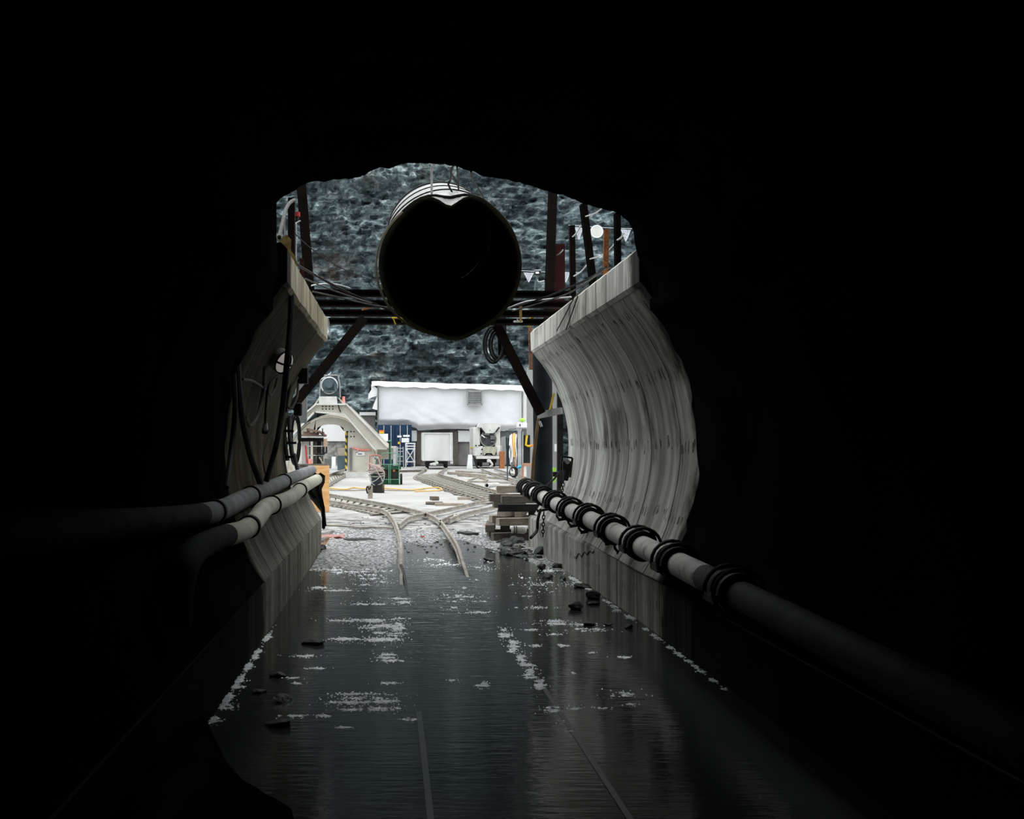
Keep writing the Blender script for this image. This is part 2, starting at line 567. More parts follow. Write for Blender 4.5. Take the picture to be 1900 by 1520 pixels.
MT['orange'] = mat('orange_plastic', (0.80, 0.20, 0.04), (0.70, 0.16, 0.03), 4, 0.5)
MT['tan'] = mat('tan_hose', (0.72, 0.44, 0.14), (0.62, 0.38, 0.13), 4, 0.6)
MT['lime'] = mat('lime_green_plastic', (0.30, 0.62, 0.05), (0.40, 0.70, 0.10), 6, 0.5)
MT['cyan'] = mat('cyan_plastic', (0.03, 0.40, 0.58), (0.03, 0.32, 0.48), 4, 0.45)
MT['plywood'] = mat('orange_plywood', (0.62, 0.32, 0.12), (0.74, 0.44, 0.20), 3, 0.7, stretch=(1, 1, 6))
MT['timber'] = mat('weathered_timber', (0.13, 0.108, 0.085), (0.08, 0.066, 0.052), 5, 0.8, bump=0.3, stretch=(1, 1, 5))
MT['timber_pale'] = mat('pale_dusty_timber', (0.36, 0.31, 0.25), (0.25, 0.21, 0.165), 5, 0.8, bump=0.3, stretch=(1, 1, 5))
MT['timber_red'] = mat('reddish_timber', (0.42, 0.24, 0.16), (0.32, 0.18, 0.12), 5, 0.8, bump=0.2)
MT['rail'] = mat('dusty_rail_steel', (0.20, 0.17, 0.14), (0.34, 0.31, 0.27), 4, 0.5, bump=0.1)
MT['rail_wet'] = mat('wet_rail_steel', (0.020, 0.019, 0.017), (0.036, 0.032, 0.028), 4, 0.35)
MT['sleeper'] = mat('steel_sleeper_dust', (0.24, 0.22, 0.18), (0.36, 0.34, 0.30), 6, 0.8, bump=0.3)
MT['sandbag'] = mat('pale_canvas', (0.62, 0.58, 0.52), (0.52, 0.48, 0.42), 6, 0.9)
MT['fabric_black'] = mat('black_tarpaulin', (0.012, 0.011, 0.009), (0.025, 0.022, 0.016), 3, 0.5)
MT['fabric_olive'] = mat('olive_cloth', (0.36, 0.30, 0.16), (0.26, 0.21, 0.11), 3, 0.8)
MT['rag_pink'] = mat('pink_rag', (0.66, 0.36, 0.32), (0.52, 0.30, 0.27), 6, 0.9)
MT['flag'] = mat('white_plastic_sheet', (0.82, 0.82, 0.85), (0.70, 0.70, 0.74), 1.5, 0.5)
MT['disc'] = mat('dusty_pale_disc', (0.50, 0.49, 0.45), (0.60, 0.58, 0.53), 2, 0.6)
MT['mark'] = mat('black_paint_mark', (0.03, 0.03, 0.028), None, 2, 0.7)
MT['sign'] = mat('white_sign', (0.80, 0.80, 0.80), None, 2, 0.5)
MT['froth_glint'] = mat('froth_glint_white', (0.94, 0.96, 0.97), (0.60, 0.62, 0.62), 22, 0.25, lo=.5, hi=.66)  # white of the froth; sky glints on ripples are painted with it too
MT['wet_gravel'] = mat('wet_gravel', (0.05, 0.05, 0.048), (0.70, 0.70, 0.70), 26, 0.22, bump=0.8, bump_scale=40, detail=8, lo=.42, hi=.66, spec=0.6)  # pale tones paint sky sparkle into the gravel colour
MT['ballast'] = mat('dark_ballast', (0.025, 0.023, 0.019), (0.085, 0.08, 0.068), 9, 0.85, bump=0.5)
MT['grit'] = mat('dark_grit', (0.03, 0.03, 0.029), (0.20, 0.19, 0.175), 3, 0.7, lo=.45, hi=.55)
MT['lens'] = mat('radiator_dark', (0.03, 0.035, 0.035), (0.07, 0.075, 0.075), 5, 0.4)

def hazard_mat():
    m = bpy.data.materials.new('hazard_stripes')
    m.use_nodes = True
    nt = m.node_tree
    b = nt.nodes['Principled BSDF']
    t = nt.nodes.new('ShaderNodeTexCoord')
    w = nt.nodes.new('ShaderNodeTexWave')
    w.bands_direction = 'DIAGONAL'
    w.inputs['Scale'].default_value = 2.2
    r = nt.nodes.new('ShaderNodeValToRGB')
    r.color_ramp.interpolation = 'CONSTANT'
    r.color_ramp.elements[0].color = (0.02, 0.02, 0.018, 1)
    r.color_ramp.elements[1].position = 0.5
    r.color_ramp.elements[1].color = (0.55, 0.42, 0.03, 1)
    nt.links.new(t.outputs['Object'], w.inputs['Vector'])
    nt.links.new(w.outputs['Fac'], r.inputs[0])
    nt.links.new(r.outputs[0], b.inputs['Base Color'])
    return m
MT['hazard'] = hazard_mat()

def lamp_mat(col, strength):
    m = bpy.data.materials.new('lit_lamp_lens')
    m.use_nodes = True
    b = m.node_tree.nodes['Principled BSDF']
    b.inputs['Base Color'].default_value = (*col, 1)
    b.inputs['Emission Color'].default_value = (*col, 1)
    b.inputs['Emission Strength'].default_value = strength
    return m
MT['lamp_lens'] = lamp_mat((0.72, 0.69, 0.62), 0.10)

def yard_mat():
    m = bpy.data.materials.new('pale_dusty_gravel')
    m.use_nodes = True
    nt = m.node_tree
    L = nt.links.new
    b = nt.nodes['Principled BSDF']
    b.inputs['Roughness'].default_value = 0.85
    t = nt.nodes.new('ShaderNodeTexCoord').outputs['Object']
    def nz(s, det, sc=(1, 1, 1), off=(0, 0, 0)):
        mp = nt.nodes.new('ShaderNodeMapping')
        mp.inputs['Scale'].default_value = sc
        mp.inputs['Location'].default_value = off
        L(t, mp.inputs[0])
        n = nt.nodes.new('ShaderNodeTexNoise')
        n.inputs['Scale'].default_value = s
        n.inputs['Detail'].default_value = det
        L(mp.outputs[0], n.inputs['Vector'])
        return n.outputs['Fac']
    def ramp(f, p0, p1, c0, c1):
        r = nt.nodes.new('ShaderNodeValToRGB')
        r.color_ramp.elements[0].position = p0
        r.color_ramp.elements[1].position = p1
        r.color_ramp.elements[0].color = (*c0, 1)
        r.color_ramp.elements[1].color = (*c1, 1)
        L(f, r.inputs[0])
        return r.outputs[0]
    def mix(a, c, f):
        x = nt.nodes.new('ShaderNodeMix')
        x.data_type = 'RGBA'
        L(f, x.inputs[0])
        L(a, x.inputs[6])
        L(c, x.inputs[7])
        return x.outputs[2]
    pale = ramp(nz(0.35, 6), 0.3, 0.7, (0.275, 0.264, 0.25), (0.385, 0.375, 0.362))
    mud = ramp(nz(3.0, 8), 0.35, 0.65, (0.06, 0.057, 0.054), (0.34, 0.33, 0.31))
    # muddy band where the yard meets the wet tunnel floor
    s = nt.nodes.new('ShaderNodeSeparateXYZ')
    L(t, s.inputs[0])
    mr = nt.nodes.new('ShaderNodeMapRange')
    mr.inputs[1].default_value = 32.5
    mr.inputs[2].default_value = 21.5
    L(s.outputs['Y'], mr.inputs[0])
    ad = nt.nodes.new('ShaderNodeMath')
    ad.operation = 'MULTIPLY_ADD'
    ad.inputs[1].default_value = 0.45
    L(mr.outputs[0], ad.inputs[0])
    L(nz(1.3, 8, (1, 0.45, 1)), ad.inputs[2])
    f = ramp(ad.outputs[0], 0.66, 0.86, (0, 0, 0), (1, 1, 1))
    c = mix(pale, mud, f)
    spot = ramp(nz(0.9, 7, (1, 0.5, 1), (7, 3, 0)), 0.62, 0.70, (0, 0, 0), (0.8, 0.8, 0.8))
    dk = ramp(nz(5, 4), 0.4, 0.6, (0.30, 0.29, 0.26), (0.5, 0.48, 0.44))
    c = mix(c, dk, spot)
    L(c, b.inputs['Base Color'])
    bp = nt.nodes.new('ShaderNodeBump')
    bp.inputs['Strength'].default_value = 0.6
    bp.inputs['Distance'].default_value = 0.06
    L(nz(7, 8), bp.inputs['Height'])
    L(bp.outputs[0], b.inputs['Normal'])
    return m

def water_mat():
    m = bpy.data.materials.new('shallow_muddy_water')
    m.use_nodes = True
    nt = m.node_tree
    L = nt.links.new
    b = nt.nodes['Principled BSDF']
    b.inputs['Base Color'].default_value = (0.030, 0.033, 0.031, 1)
    b.inputs['Roughness'].default_value = 0.09
    b.inputs['IOR'].default_value = 1.33
    t = nt.nodes.new('ShaderNodeTexCoord').outputs['Object']
    def nz(s, det, sc):
        mp = nt.nodes.new('ShaderNodeMapping')
        mp.inputs['Scale'].default_value = sc
        L(t, mp.inputs[0])
        n = nt.nodes.new('ShaderNodeTexNoise')
        n.inputs['Scale'].default_value = s
        n.inputs['Detail'].default_value = det
        L(mp.outputs[0], n.inputs['Vector'])
        return n.outputs['Fac']
    ad = nt.nodes.new('ShaderNodeMath')
    ad.operation = 'ADD'
    L(nz(5.0, 5, (0.28, 1.6, 1)), ad.inputs[0])
    L(nz(16.0, 3, (0.35, 1.4, 1)), ad.inputs[1])
    bp = nt.nodes.new('ShaderNodeBump')
    bp.inputs['Strength'].default_value = 0.12
    bp.inputs['Distance'].default_value = 0.02
    L(ad.outputs[0], bp.inputs['Height'])
    L(bp.outputs[0], b.inputs['Normal'])
    return m
MT['yard'] = yard_mat()
MT['water'] = water_mat()
MT['bed'] = mat('wet_concrete_bed', (0.04, 0.038, 0.032), (0.075, 0.07, 0.06), 2, 0.5, bump=0.3)

# ------------------------------------------------------------------ structure
XC = 0.53                       # centre line of the tunnel
ARC_R, ARC_Z = 1.94, 1.54
HC, HCAP, ZCAP, ZTOP, ZCURB = 1.62, 1.40, 2.86, 3.20, 0.47
Y_ROOF = 9.4                    # where the roof ends and the open cut begins

def arc_pts(n=20, side=1, z0=ZCURB, z1=ZCAP):
    a0 = math.asin((z0 - ARC_Z) / ARC_R)
    a1 = math.asin((z1 - ARC_Z) / ARC_R)
    return [(XC + side * ARC_R * math.cos(lerp(a0, a1, i / n)), ARC_Z + ARC_R * math.sin(lerp(a0, a1, i / n))) for i in range(n + 1)]

def loft(bm, prof, y0, y1, ny, jitter=0.0, closed=False, cap=True, skew=None):
    """profile (x, z) swept along Y with uv = (metres along, metres up the profile)"""
    uvl = bm.loops.layers.uv.verify()
    v = [0.0]
    for a, b in zip(prof, prof[1:] + prof[:1]):
        v.append(v[-1] + math.hypot(b[0] - a[0], b[1] - a[1]))
    n = len(prof)
    rows = []
    for j in range(ny + 1):
        y = lerp(y0, y1, j / ny)
        row = []
        for i, (x, z) in enumerate(prof):
            k = jitter * fbm(Vector((x * 1.5, y * 0.8, z * 1.5)), 3) if jitter else 0
            yy = y + (skew(z) * j / ny if skew else 0)
            row.append(bm.verts.new((x + k, yy, z + k * 0.5)))
        rows.append(row)
    m = n if closed else n - 1
    for j in range(ny):
        for i in range(m):
            i2 = (i + 1) % n
            f = bm.faces.new((rows[j][i], rows[j][i2], rows[j + 1][i2], rows[j + 1][i]))
            for l, (a, b) in zip(f.loops, ((j, v[i]), (j, v[i + 1]), (j + 1, v[i + 1]), (j + 1, v[i]))):
                l[uvl].uv = (lerp(y0, y1, a / ny), b)
    if cap == 'strip':
        for row in (rows[0], rows[-1]):
            for i in range(n // 2 - 1):
                f = bm.faces.new((row[i], row[i + 1], row[n - 2 - i], row[n - 1 - i]))
                for l in f.loops:
                    l[uvl].uv = (l.vert.co.x, l.vert.co.z)
    elif cap and closed:
        for row in (rows[0], rows[-1]):
            f = bm.faces.new(row)
            for l in f.loops:
                l[uvl].uv = (l.vert.co.x, l.vert.co.z)
            bmesh.ops.triangulate(bm, faces=[f])

def side_wall(name, side, y1, m):
    arc = arc_pts(28, side)
    arc[-1] = (XC + side * (HCAP + 0.04), ZCAP)
    outer = [(XC + side * 2.35, z) for x, z in arc[::-1]]
    bm = BM()
    loft(bm, arc + outer, 8.6, y1, 42, 0.012, closed=True, cap='strip')
    for v in bm.verts:
        if v.co.z > 2.55 and v.co.y < 9.41:
            v.co.y = 9.41
    return obj(name, bm, m, kind='structure', smooth=True)

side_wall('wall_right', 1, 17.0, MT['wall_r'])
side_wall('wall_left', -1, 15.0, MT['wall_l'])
# the lowest lift of the left wall runs on a little further than the rest
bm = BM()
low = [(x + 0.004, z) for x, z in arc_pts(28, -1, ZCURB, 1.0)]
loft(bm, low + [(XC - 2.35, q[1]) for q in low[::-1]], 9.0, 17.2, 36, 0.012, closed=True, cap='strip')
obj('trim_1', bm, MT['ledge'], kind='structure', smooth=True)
bm = BM()
low = [p for p in arc_pts(28, 1, ZCURB, 0.75)]
loft(bm, low + [(XC + 2.35, q[1]) for q in low[::-1]], 17.0, 18.4, 6, 0.01, closed=True, cap='strip')
obj('trim_2', bm, MT['wall_r'], kind='structure', smooth=True)

for side, nm, y1, m in ((1, 'baseboard_right', 18.05, MT['curb']), (-1, 'baseboard_left', 17.3, MT['curb_left'])):
    s = side
    bm = BM()
    prof = [(XC + s * HC, -0.3), (XC + s * HC, 0.44), (XC + s * (HC + 0.03), ZCURB), (XC + s * 2.35, ZCURB), (XC + s * 2.35, -0.3)]
    loft(bm, prof, 8.8, y1, 30, 0.006, closed=True)
    if s > 0:
        for v in bm.verts:
            if v.co.x < XC + HC + 0.1:
                v.co.x += min(2.19, 2.26 - (v.co.y - 8) * 0.024) - (XC + HC)
    obj(nm, bm, m, kind='structure')
    bm = BM()
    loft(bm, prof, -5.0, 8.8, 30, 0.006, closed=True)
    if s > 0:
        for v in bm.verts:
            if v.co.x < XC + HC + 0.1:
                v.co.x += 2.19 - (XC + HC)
    obj('trim_5' if s > 0 else 'trim_6', bm, MT['curb_shade'], kind='structure')
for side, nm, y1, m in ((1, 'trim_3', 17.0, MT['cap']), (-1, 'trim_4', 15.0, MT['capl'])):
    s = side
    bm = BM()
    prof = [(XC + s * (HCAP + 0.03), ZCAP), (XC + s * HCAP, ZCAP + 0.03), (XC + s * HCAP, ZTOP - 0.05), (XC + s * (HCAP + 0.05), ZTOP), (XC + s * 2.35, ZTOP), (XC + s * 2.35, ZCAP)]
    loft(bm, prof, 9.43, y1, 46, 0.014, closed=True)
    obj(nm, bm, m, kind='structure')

# roofed tunnel, with the ragged edge the photograph shows where the roof ends
edge_px = [(513, 440), (513, 410), (513, 376), (528, 365), (550, 350), (570, 338), (600, 336), (640, 332), (665, 330), (680, 321), (694, 314),
           (708, 311), (722, 314), (738, 305), (752, 303), (775, 303), (800, 304), (825, 305), (842, 308), (865, 315), (880, 320), (900, 328), (935, 332), (955, 337), (970, 341),
           (985, 345), (1000, 350), (1020, 356), (1045, 362), (1075, 374), (1100, 383), (1125, 389), (1150, 398), (1165, 410), (1175, 428), (1178, 450), (1183, 475)]
ragged = []
for (xa, ya), (xb, yb) in zip(edge_px, edge_px[1:]):
    for k in range(4):
        x_, y_ = lerp(xa, xb, k / 4), lerp(ya, yb, k / 4)
        r_ = 2.6 * fbm(Vector((x_ * 0.07, y_ * 0.07, 1)), 4)
        ragged.append((x_ + r_ * 0.4, y_ + r_))
ragged.append(edge_px[-1])
arch = [(P(x, y, Y_ROOF).x, P(x, y, Y_ROOF).z) for x, y in ragged]
l_arc = arc_pts(30, -1, ZCURB, 2.70)
r_arc = arc_pts(30, 1, ZCURB, 2.70)
prof_edge = l_arc + [(-0.93, 2.95)] + arch + [(1.99, 2.95)] + r_arc[::-1]
N_E = len(prof_edge)
bm = BM()
rows = []
ys = [9.40, 9.36, 9.28, 9.1, 8.8, 8.4, 8.0] + [8.0 - 0.5 * i for i in range(1, 27)]
rng = random.Random(4)
for y in ys:
    row = []
    t = min(1.0, (Y_ROOF - y) / 1.2)
    for i, (x, z) in enumerate(prof_edge):
        low = 1.0 if z < 2.75 else 0.0
        upper = 1 - low
        dx, dz = (x - XC), (z - ARC_Z)
        ln = math.hypot(dx, dz)
        grow = (0.16 * upper) * t - 0.035 * low * min(1.0, (Y_ROOF - y) / 0.1)
        y_ = y + low * max(0.0, 1 - t) * (0.28 + 0.16 * fbm(Vector((x * 3, 5, z * 5.0)), 5))
        k = 0.10 * fbm(Vector((x * 1.6, y * 1.3, z * 1.6)), 4) * upper * t
        row.append(bm.verts.new((x + dx / ln * (grow + k), y_, z + dz / ln * (grow + k))))
    rows.append(row)
for j in range(len(ys) - 1):
    for i in range(N_E - 1):
        f = bm.faces.new((rows[j][i], rows[j][i + 1], rows[j + 1][i + 1], rows[j + 1][i]))
        f.material_index = 1 if prof_edge[i][1] < 2.6 else 0
# headwall of rock above and around the mouth
out0, out1 = [], []
for i, (x, z) in enumerate(prof_edge):
    dx, dz = (x - XC), max(0.02, z - ARC_Z)
    ln = math.hypot(dx, dz)
    zz = z
    o0 = Vector((x, 9.40, z)) if z < 2.9 else Vector((x + dx / ln * 0.25, 9.55, z + dz / ln * 0.25))
    if z < 2.9:
        o0 = Vector((XC + math.copysign(2.36, dx), 9.40, max(z, 0.2)))
        o1 = Vector((XC + math.copysign(12, dx), 9.6, z))
    else:
        o1 = Vector((XC + dx * 7.0, 10.2, 3.2 + (z - 2.9) * 9.0))
    out0.append(bm.verts.new(o0))
    out1.append(bm.verts.new(o1))
for i in range(N_E - 1):
    bm.faces.new((rows[0][i], out0[i], out0[i + 1], rows[0][i + 1]))
    bm.faces.new((out0[i], out1[i], out1[i + 1], out0[i + 1]))
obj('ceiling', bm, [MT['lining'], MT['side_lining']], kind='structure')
bm = BM()
box(bm, (XC, -5.1, 1.8), (6, 0.2, 6))
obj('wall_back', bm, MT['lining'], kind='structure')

# cliff behind the yard
bm = BM()
NX, NZ = 300, 200
vg = []
for j in range(NZ + 1):
    row = []
    z = -0.5 + 40.0 * j / NZ
    for i in range(NX + 1):
        x = -50 + 100.0 * i / NX
        # denser in the middle, where the photograph looks
        x = 50 * (0.45 * (x / 50) + 0.55 * (x / 50) ** 3)
        p = Vector((x * 0.12, 0, z * 0.30))
        dsp = 2.0 * fbm(p, 3) + 0.9 * abs(fbm(Vector((x * 0.5 + 7, 3, z * 1.3)), 4)) - 0.7 * abs(fbm(Vector((x * 1.3, 9, z * 2.6)), 4))
        q = Vector((x * 0.55 + z * 0.25, 4, z * 0.95 - x * 0.12))
        rd = 1 - abs(noise.noise(q)) * 2
        rd2 = 1 - abs(noise.noise(q * 2.3 + Vector((5, 5, 5)))) * 2
        dsp += 0.55 * rd + 0.28 * rd2
        step = 0.8 * (math.floor(z / 3.1 + 0.5 * noise.noise(Vector((x * 0.1, 1, z * 0.1)))))
        row.append(bm.verts.new((x, 80 + 0.35 * step - dsp + z * 0.05, z)))
    vg.append(row)
for j in range(NZ):
    for i in range(NX):
        bm.faces.new((vg[j][i], vg[j][i + 1], vg[j + 1][i + 1], vg[j + 1][i]))
o = obj('rock_cliff', bm, MT['rock'], kind='structure', origin=(0, 80, 0))
o['label'] = 'dark layered slate cliff rising behind the yard'

# yard ground, tunnel bed and the sheet of water on it
bm = BM()
NX, NY = 80, 150
vg = []
for j in range(NY + 1):
    y = 16.0 + 66.0 * (j / NY) ** 1.5
    row = []
    for i in range(NX + 1):
        x = -24 + 48 * i / NX
        x = 24 * (0.3 * (x / 24) + 0.7 * (x / 24) ** 3)
        edge = max(0.0, min(1.0, (y - 18.5) / 3.0))
        z = -0.09 + 0.095 * edge + 0.02 * fbm(Vector((x * 1.2, y * 0.9, 0)), 4) * (0.1 + 0.9 * edge)
        row.append(bm.verts.new((x, y, z)))
    vg.append(row)
for j in range(NY):
    for i in range(NX):
        bm.faces.new((vg[j][i], vg[j][i + 1], vg[j + 1][i + 1], vg[j + 1][i]))
obj('ground', bm, MT['yard'], kind='structure', smooth=True, origin=(0, 0, 0))
bm = BM()
box(bm, (XC, 6.0, -0.12), (2 * HC + 0.3, 22.0, 0.16))
obj('floor', bm, MT['bed'], kind='structure')
bm = BM()
bmesh.ops.create_grid(bm, x_segments=4, y_segments=30, size=1.0)
for v in bm.verts:
    v.co = Vector((XC + v.co.x * (HC + 0.06), 8.2 + v.co.y * 12.8, 0.0))
o = obj('water', bm, MT['water'], kind='structure')
o['label'] = 'shallow dark water lying on the tunnel floor'

# gravel bed rising out of the water at the end of the tunnel
def smooth01(t):
    t = max(0.0, min(1.0, t))
    return t * t * (3 - 2 * t)
bm = BM()
NX, NY = 150, 230
vg = []
for j in range(NY + 1):
    y = 11.5 + 10.5 * j / NY
    row = []
    for i in range(NX + 1):
        x = -1.075 + 3.21 * i / NX
        wl_ = smooth01((0.10 - x) / 0.12)
        wr_ = smooth01((x - 0.95) / 0.5)
        shore = 18.2 - 4.0 * wl_ - 1.3 * wr_ - 3.0 * smooth01((x - 1.6) / 0.4)
        shore += 1.1 * fbm(Vector((x * 1.3, y * 0.5, 3)), 3)
        base = -0.045 + 0.06 * smooth01((y - shore + 2.2) / 4.4)
        bumpy = 0.011 * fbm(Vector((x * 13, y * 8, 1)), 4) + 0.012 * fbm(Vector((x * 3, y * 2.0, 6)), 3)
        row.append(bm.verts.new((x, y, base + bumpy - 0.05 * smooth01((y - 20.8) / 1.2))))
    vg.append(row)
for j in range(NY):
    for i in range(NX):
        bm.faces.new((vg[j][i], vg[j][i + 1], vg[j + 1][i + 1], vg[j + 1][i]))
o = obj('wet_gravel', bm, MT['wet_gravel'], kind='stuff', origin=(0.5, 15, 0))
tag(o, 'wet gravel rising out of the water where the tunnel meets the yard', 'gravel')
# ------------------------------------------------------------------ ventilation duct under the roof opening
duct = thing('ventilation_duct', 'huge black-mouthed round ventilation duct hanging under the tunnel roof opening', 'duct', (0.50, 10.8, 3.88))
def duct_c(t):
    return Vector((lerp(0.497, 0.535, t), lerp(10.8, 14.6, t), lerp(3.205, 4.14, t)))
def duct_r(t, a, front):
    """radius; a = angle from straight up; the skin sags into a notch at the top of the mouth and pinches below"""
    k = max(0.0, 1 - t / 0.10)
    da = math.atan2(math.sin(a + 0.02), math.cos(a + 0.02))
    notch = 0.10 * math.exp(-(da / 0.17) ** 2) - 0.03 * math.exp(-((abs(da) - 0.42) / 0.2) ** 2)
    db = math.atan2(math.sin(a - math.pi + 0.10), math.cos(a - math.pi + 0.10))
    pinch = -0.035 * math.exp(-(db / 0.22) ** 2)
    base = 0.645 - 0.012 * math.sin(t * 40) * 0.5 - 0.01 * t
    return base - k * (notch + pinch) * (1.0 if front else 1.0)
SEG_D = 72
axis_d = (duct_c(1) - duct_c(0)).normalized()
_, sd, ud = frame(axis_d)
def duct_ring(bm, t, off):
    c = duct_c(t)
    return [bm.verts.new(c + (ud * math.cos(a) + sd * math.sin(a)) * (duct_r(t, a, True) + off)) for a in [2 * math.pi * k / SEG_D for k in range(SEG_D)]]
def duct_shell(bm, ts, off):
    R = [duct_ring(bm, t, off) for t in ts]
    for a, b in zip(R, R[1:]):
        for k in range(SEG_D):
            bm.faces.new((a[k], a[(k + 1) % SEG_D], b[(k + 1) % SEG_D], b[k]))
    return R
ts = [0, .02, .04, .07, .1, .15, .2, .25, .3, .35, .4, .45, .5, .55, .6, .65, .7, .75, .8, .85, .9, .95, 1.0]
bm = BM()
Ro = duct_shell(bm, ts, 0.0)
obj('duct_skin', bm, MT['duct_out'], duct, smooth=True)
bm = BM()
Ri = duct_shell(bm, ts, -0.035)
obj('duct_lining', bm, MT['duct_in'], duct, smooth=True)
bm = BM()
a = duct_ring(bm, 0.0, 0.002)
b = duct_ring(bm, 0.0, -0.037)
for v in b:
    v.co += axis_d * 0.02
for k in range(SEG_D):
    bm.faces.new((a[k], a[(k + 1) % SEG_D], b[(k + 1) % SEG_D], b[k]))
obj('mouth_lip', bm, MT['duct_lip'], duct, smooth=True)
for t in (0.06, 0.30, 0.62, 0.985):
    bm = BM()
    c = duct_c(t)
    pts = [c + (ud * math.cos(q) + sd * math.sin(q)) * (duct_r(t, q, True) + 0.006) for q in [2 * math.pi * k / 60 for k in range(60)]]
    tube(bm, pts, (0.018 if t < 0.1 else 0.008) if t < 0.9 else 0.02, 8, closed=True)
    obj('band', bm, MT['black_rubber'], duct, smooth=True)
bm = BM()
cyl(bm, duct_c(0.99) + Vector((-0.014, 0, 0.004)), duct_c(1.0) + Vector((-0.014, 0, 0.004)), 0.597, 64)  # added end disc: keeps the duct dark, leaves a sliver of daylight
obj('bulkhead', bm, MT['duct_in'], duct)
bm = BM()
ring(bm, duct_c(0.93), axis_d, 0.58, 0.02, 48, 8)
obj('inner_hoop', bm, MT['galv'], duct, smooth=True)
# outer loose hem on the left flank of the mouth
bm = BM()
hem = []
for k in range(40):
    q = math.radians(lerp(-42, -165, k / 39))
    sag = 0.028 * math.sin(math.pi * k / 39)
    hem.append(duct_c(0.03) + (ud * math.cos(q) + sd * math.sin(q)) * (0.655 + sag))
tube(bm, hem, 0.012, 8)
obj('loose_hem', bm, MT['duct_lip'], duct, smooth=True)

# roof beam and the hanger that carries the duct
bm = BM()
hbeam(bm, (-0.6, 9.75, 4.03), (1.35, 9.75, 3.97), 0.14, 0.12, 0.014)
tag(obj('roof_beam', bm, MT['rust_dark'], origin=(0.4, 9.75, 3.95)), 'dark steel beam across the roof opening carrying the duct hanger', 'beam')
hang = thing('duct_hanger', 'thin steel hanger rod with hooks above the ventilation duct', 'hanger', P(800, 362, 11.2))
bm = BM()
tube(bm, [P(801, 366, 11.2), P(801, 306, 10.9), P(801, 298, 10.3)], 0.011, 8)
obj('rod', bm, MT['galv'], hang)
bm = BM()
tube(bm, smooth_path([P(794, 297, 10.0), P(799, 303, 10.5), P(806, 302, 10.5), P(808, 296, 10.1)], 4), 0.011, 6)
obj('hook', bm, MT['galv'], hang)
bm = BM()
tube(bm, smooth_path([P(846, 372, 11.6), P(838, 355, 11.4), P(832, 342, 11.3), P(836, 332, 11.2), P(838, 311, 10.5)], 4), 0.010, 6)
tag(obj('sling_wire', bm, MT['black_rubber']), 'black wire sling with a knot just right of the duct hanger', 'wire')
bm = BM()
tube(bm, smooth_path([P(850, 345, 12.0), P(842, 330, 11.4), P(836, 318, 10.8), P(842, 306, 9.9)], 4), 0.010, 6)
tube(bm, smooth_path([P(851, 360, 12.0), P(850, 330, 11.4), P(848, 309, 9.9)], 4), 0.008, 6)
tag(obj('sling_wire', bm, MT['black_rubber']), 'pair of thin black wires hanging from roof to top of duct', 'wire')
bm = BM()
tube(bm, smooth_path([P(898, 368, 12.5), P(888, 350, 12.0), P(878, 336, 11.4), P(874, 318, 10.2)], 4), 0.010, 6)
tag(obj('sling_wire', bm, MT['black_rubber']), 'single black wire slanting from roof down to right shoulder of duct', 'wire')

# ------------------------------------------------------------------ steel frame across the open cut
def beam(px0, px1, py0, py1, Y, h, m, label):
    bm = BM()
    a, b = P(px0, py0, Y), P(px1, py1, Y)
    hbeam(bm, a, b, 0.10, h, 0.02)
    return tag(obj('cross_beam', bm, m), label, 'beam', 'steel beams across the open cut')
beam(570, 1060, 544, 547, 14.4, 0.085, MT['rust_dark'], 'topmost of the four dark steel cross beams behind the duct')
beam(570, 1060, 563, 565.5, 15.4, 0.09, MT['rust_dark'], 'second from top of the four dark cross beams behind the duct')
beam(575, 1040, 580.5, 582.5, 16.4, 0.095, MT['rust_dark'], 'third from top of the four dark cross beams behind the duct')
beam(578, 1020, 596, 598, 17.3, 0.095, MT['rust_dark'], 'lowest of the four dark cross beams, diagonal braces fixed to it')
# diagonal braces
bm = BM()
hbeam(bm, P(676, 590, 17.25), P(540, 758, 17.25), 0.13, 0.13, 0.02, Vector((0, 1, 0)))
tag(obj('diagonal_brace', bm, MT['rust_dark']), 'dark steel brace slanting down left from lowest cross beam', 'brace')
bm = BM()
hbeam(bm, P(921, 603, 17.45), P(1004, 768, 17.45), 0.13, 0.13, 0.02, Vector((0, 1, 0)))
tag(obj('diagonal_brace', bm, MT['rust_dark']), 'dark steel brace slanting down right from lowest cross beam to pile', 'brace')
bm = BM()
bar(bm, P(930, 560, 17.6), P(932, 660, 17.6), 0.13, 0.10, Vector((0, 1, 0)))
tag(obj('hanging_strap', bm, MT['black_rubber']), 'black vertical strap hanging below the duct beside coiled cable', 'strap')
coil = thing('cable_coil', 'coil of black cable hanging from beam under right side of duct', 'cable', P(920, 676, 17.5))
for k, (r_, dx, sag) in enumerate(((0.13, 0, 0.24), (0.11, 4, 0.22), (0.14, -3, 0.27), (0.10, 7, 0.20))):
    bm = BM()
    c = P(918 + dx, 640, 17.42 + 0.03 * k)
    pts = [c + Vector((r_ * math.sin(q), 0.02 * math.sin(3 * q), -sag * math.cos(q))) for q in [2 * math.pi * i / 28 for i in range(28)]]
    tube(bm, pts, 0.017, 6, closed=True)
    obj('cable_loop', bm, MT['black_rubber'], coil, smooth=True)

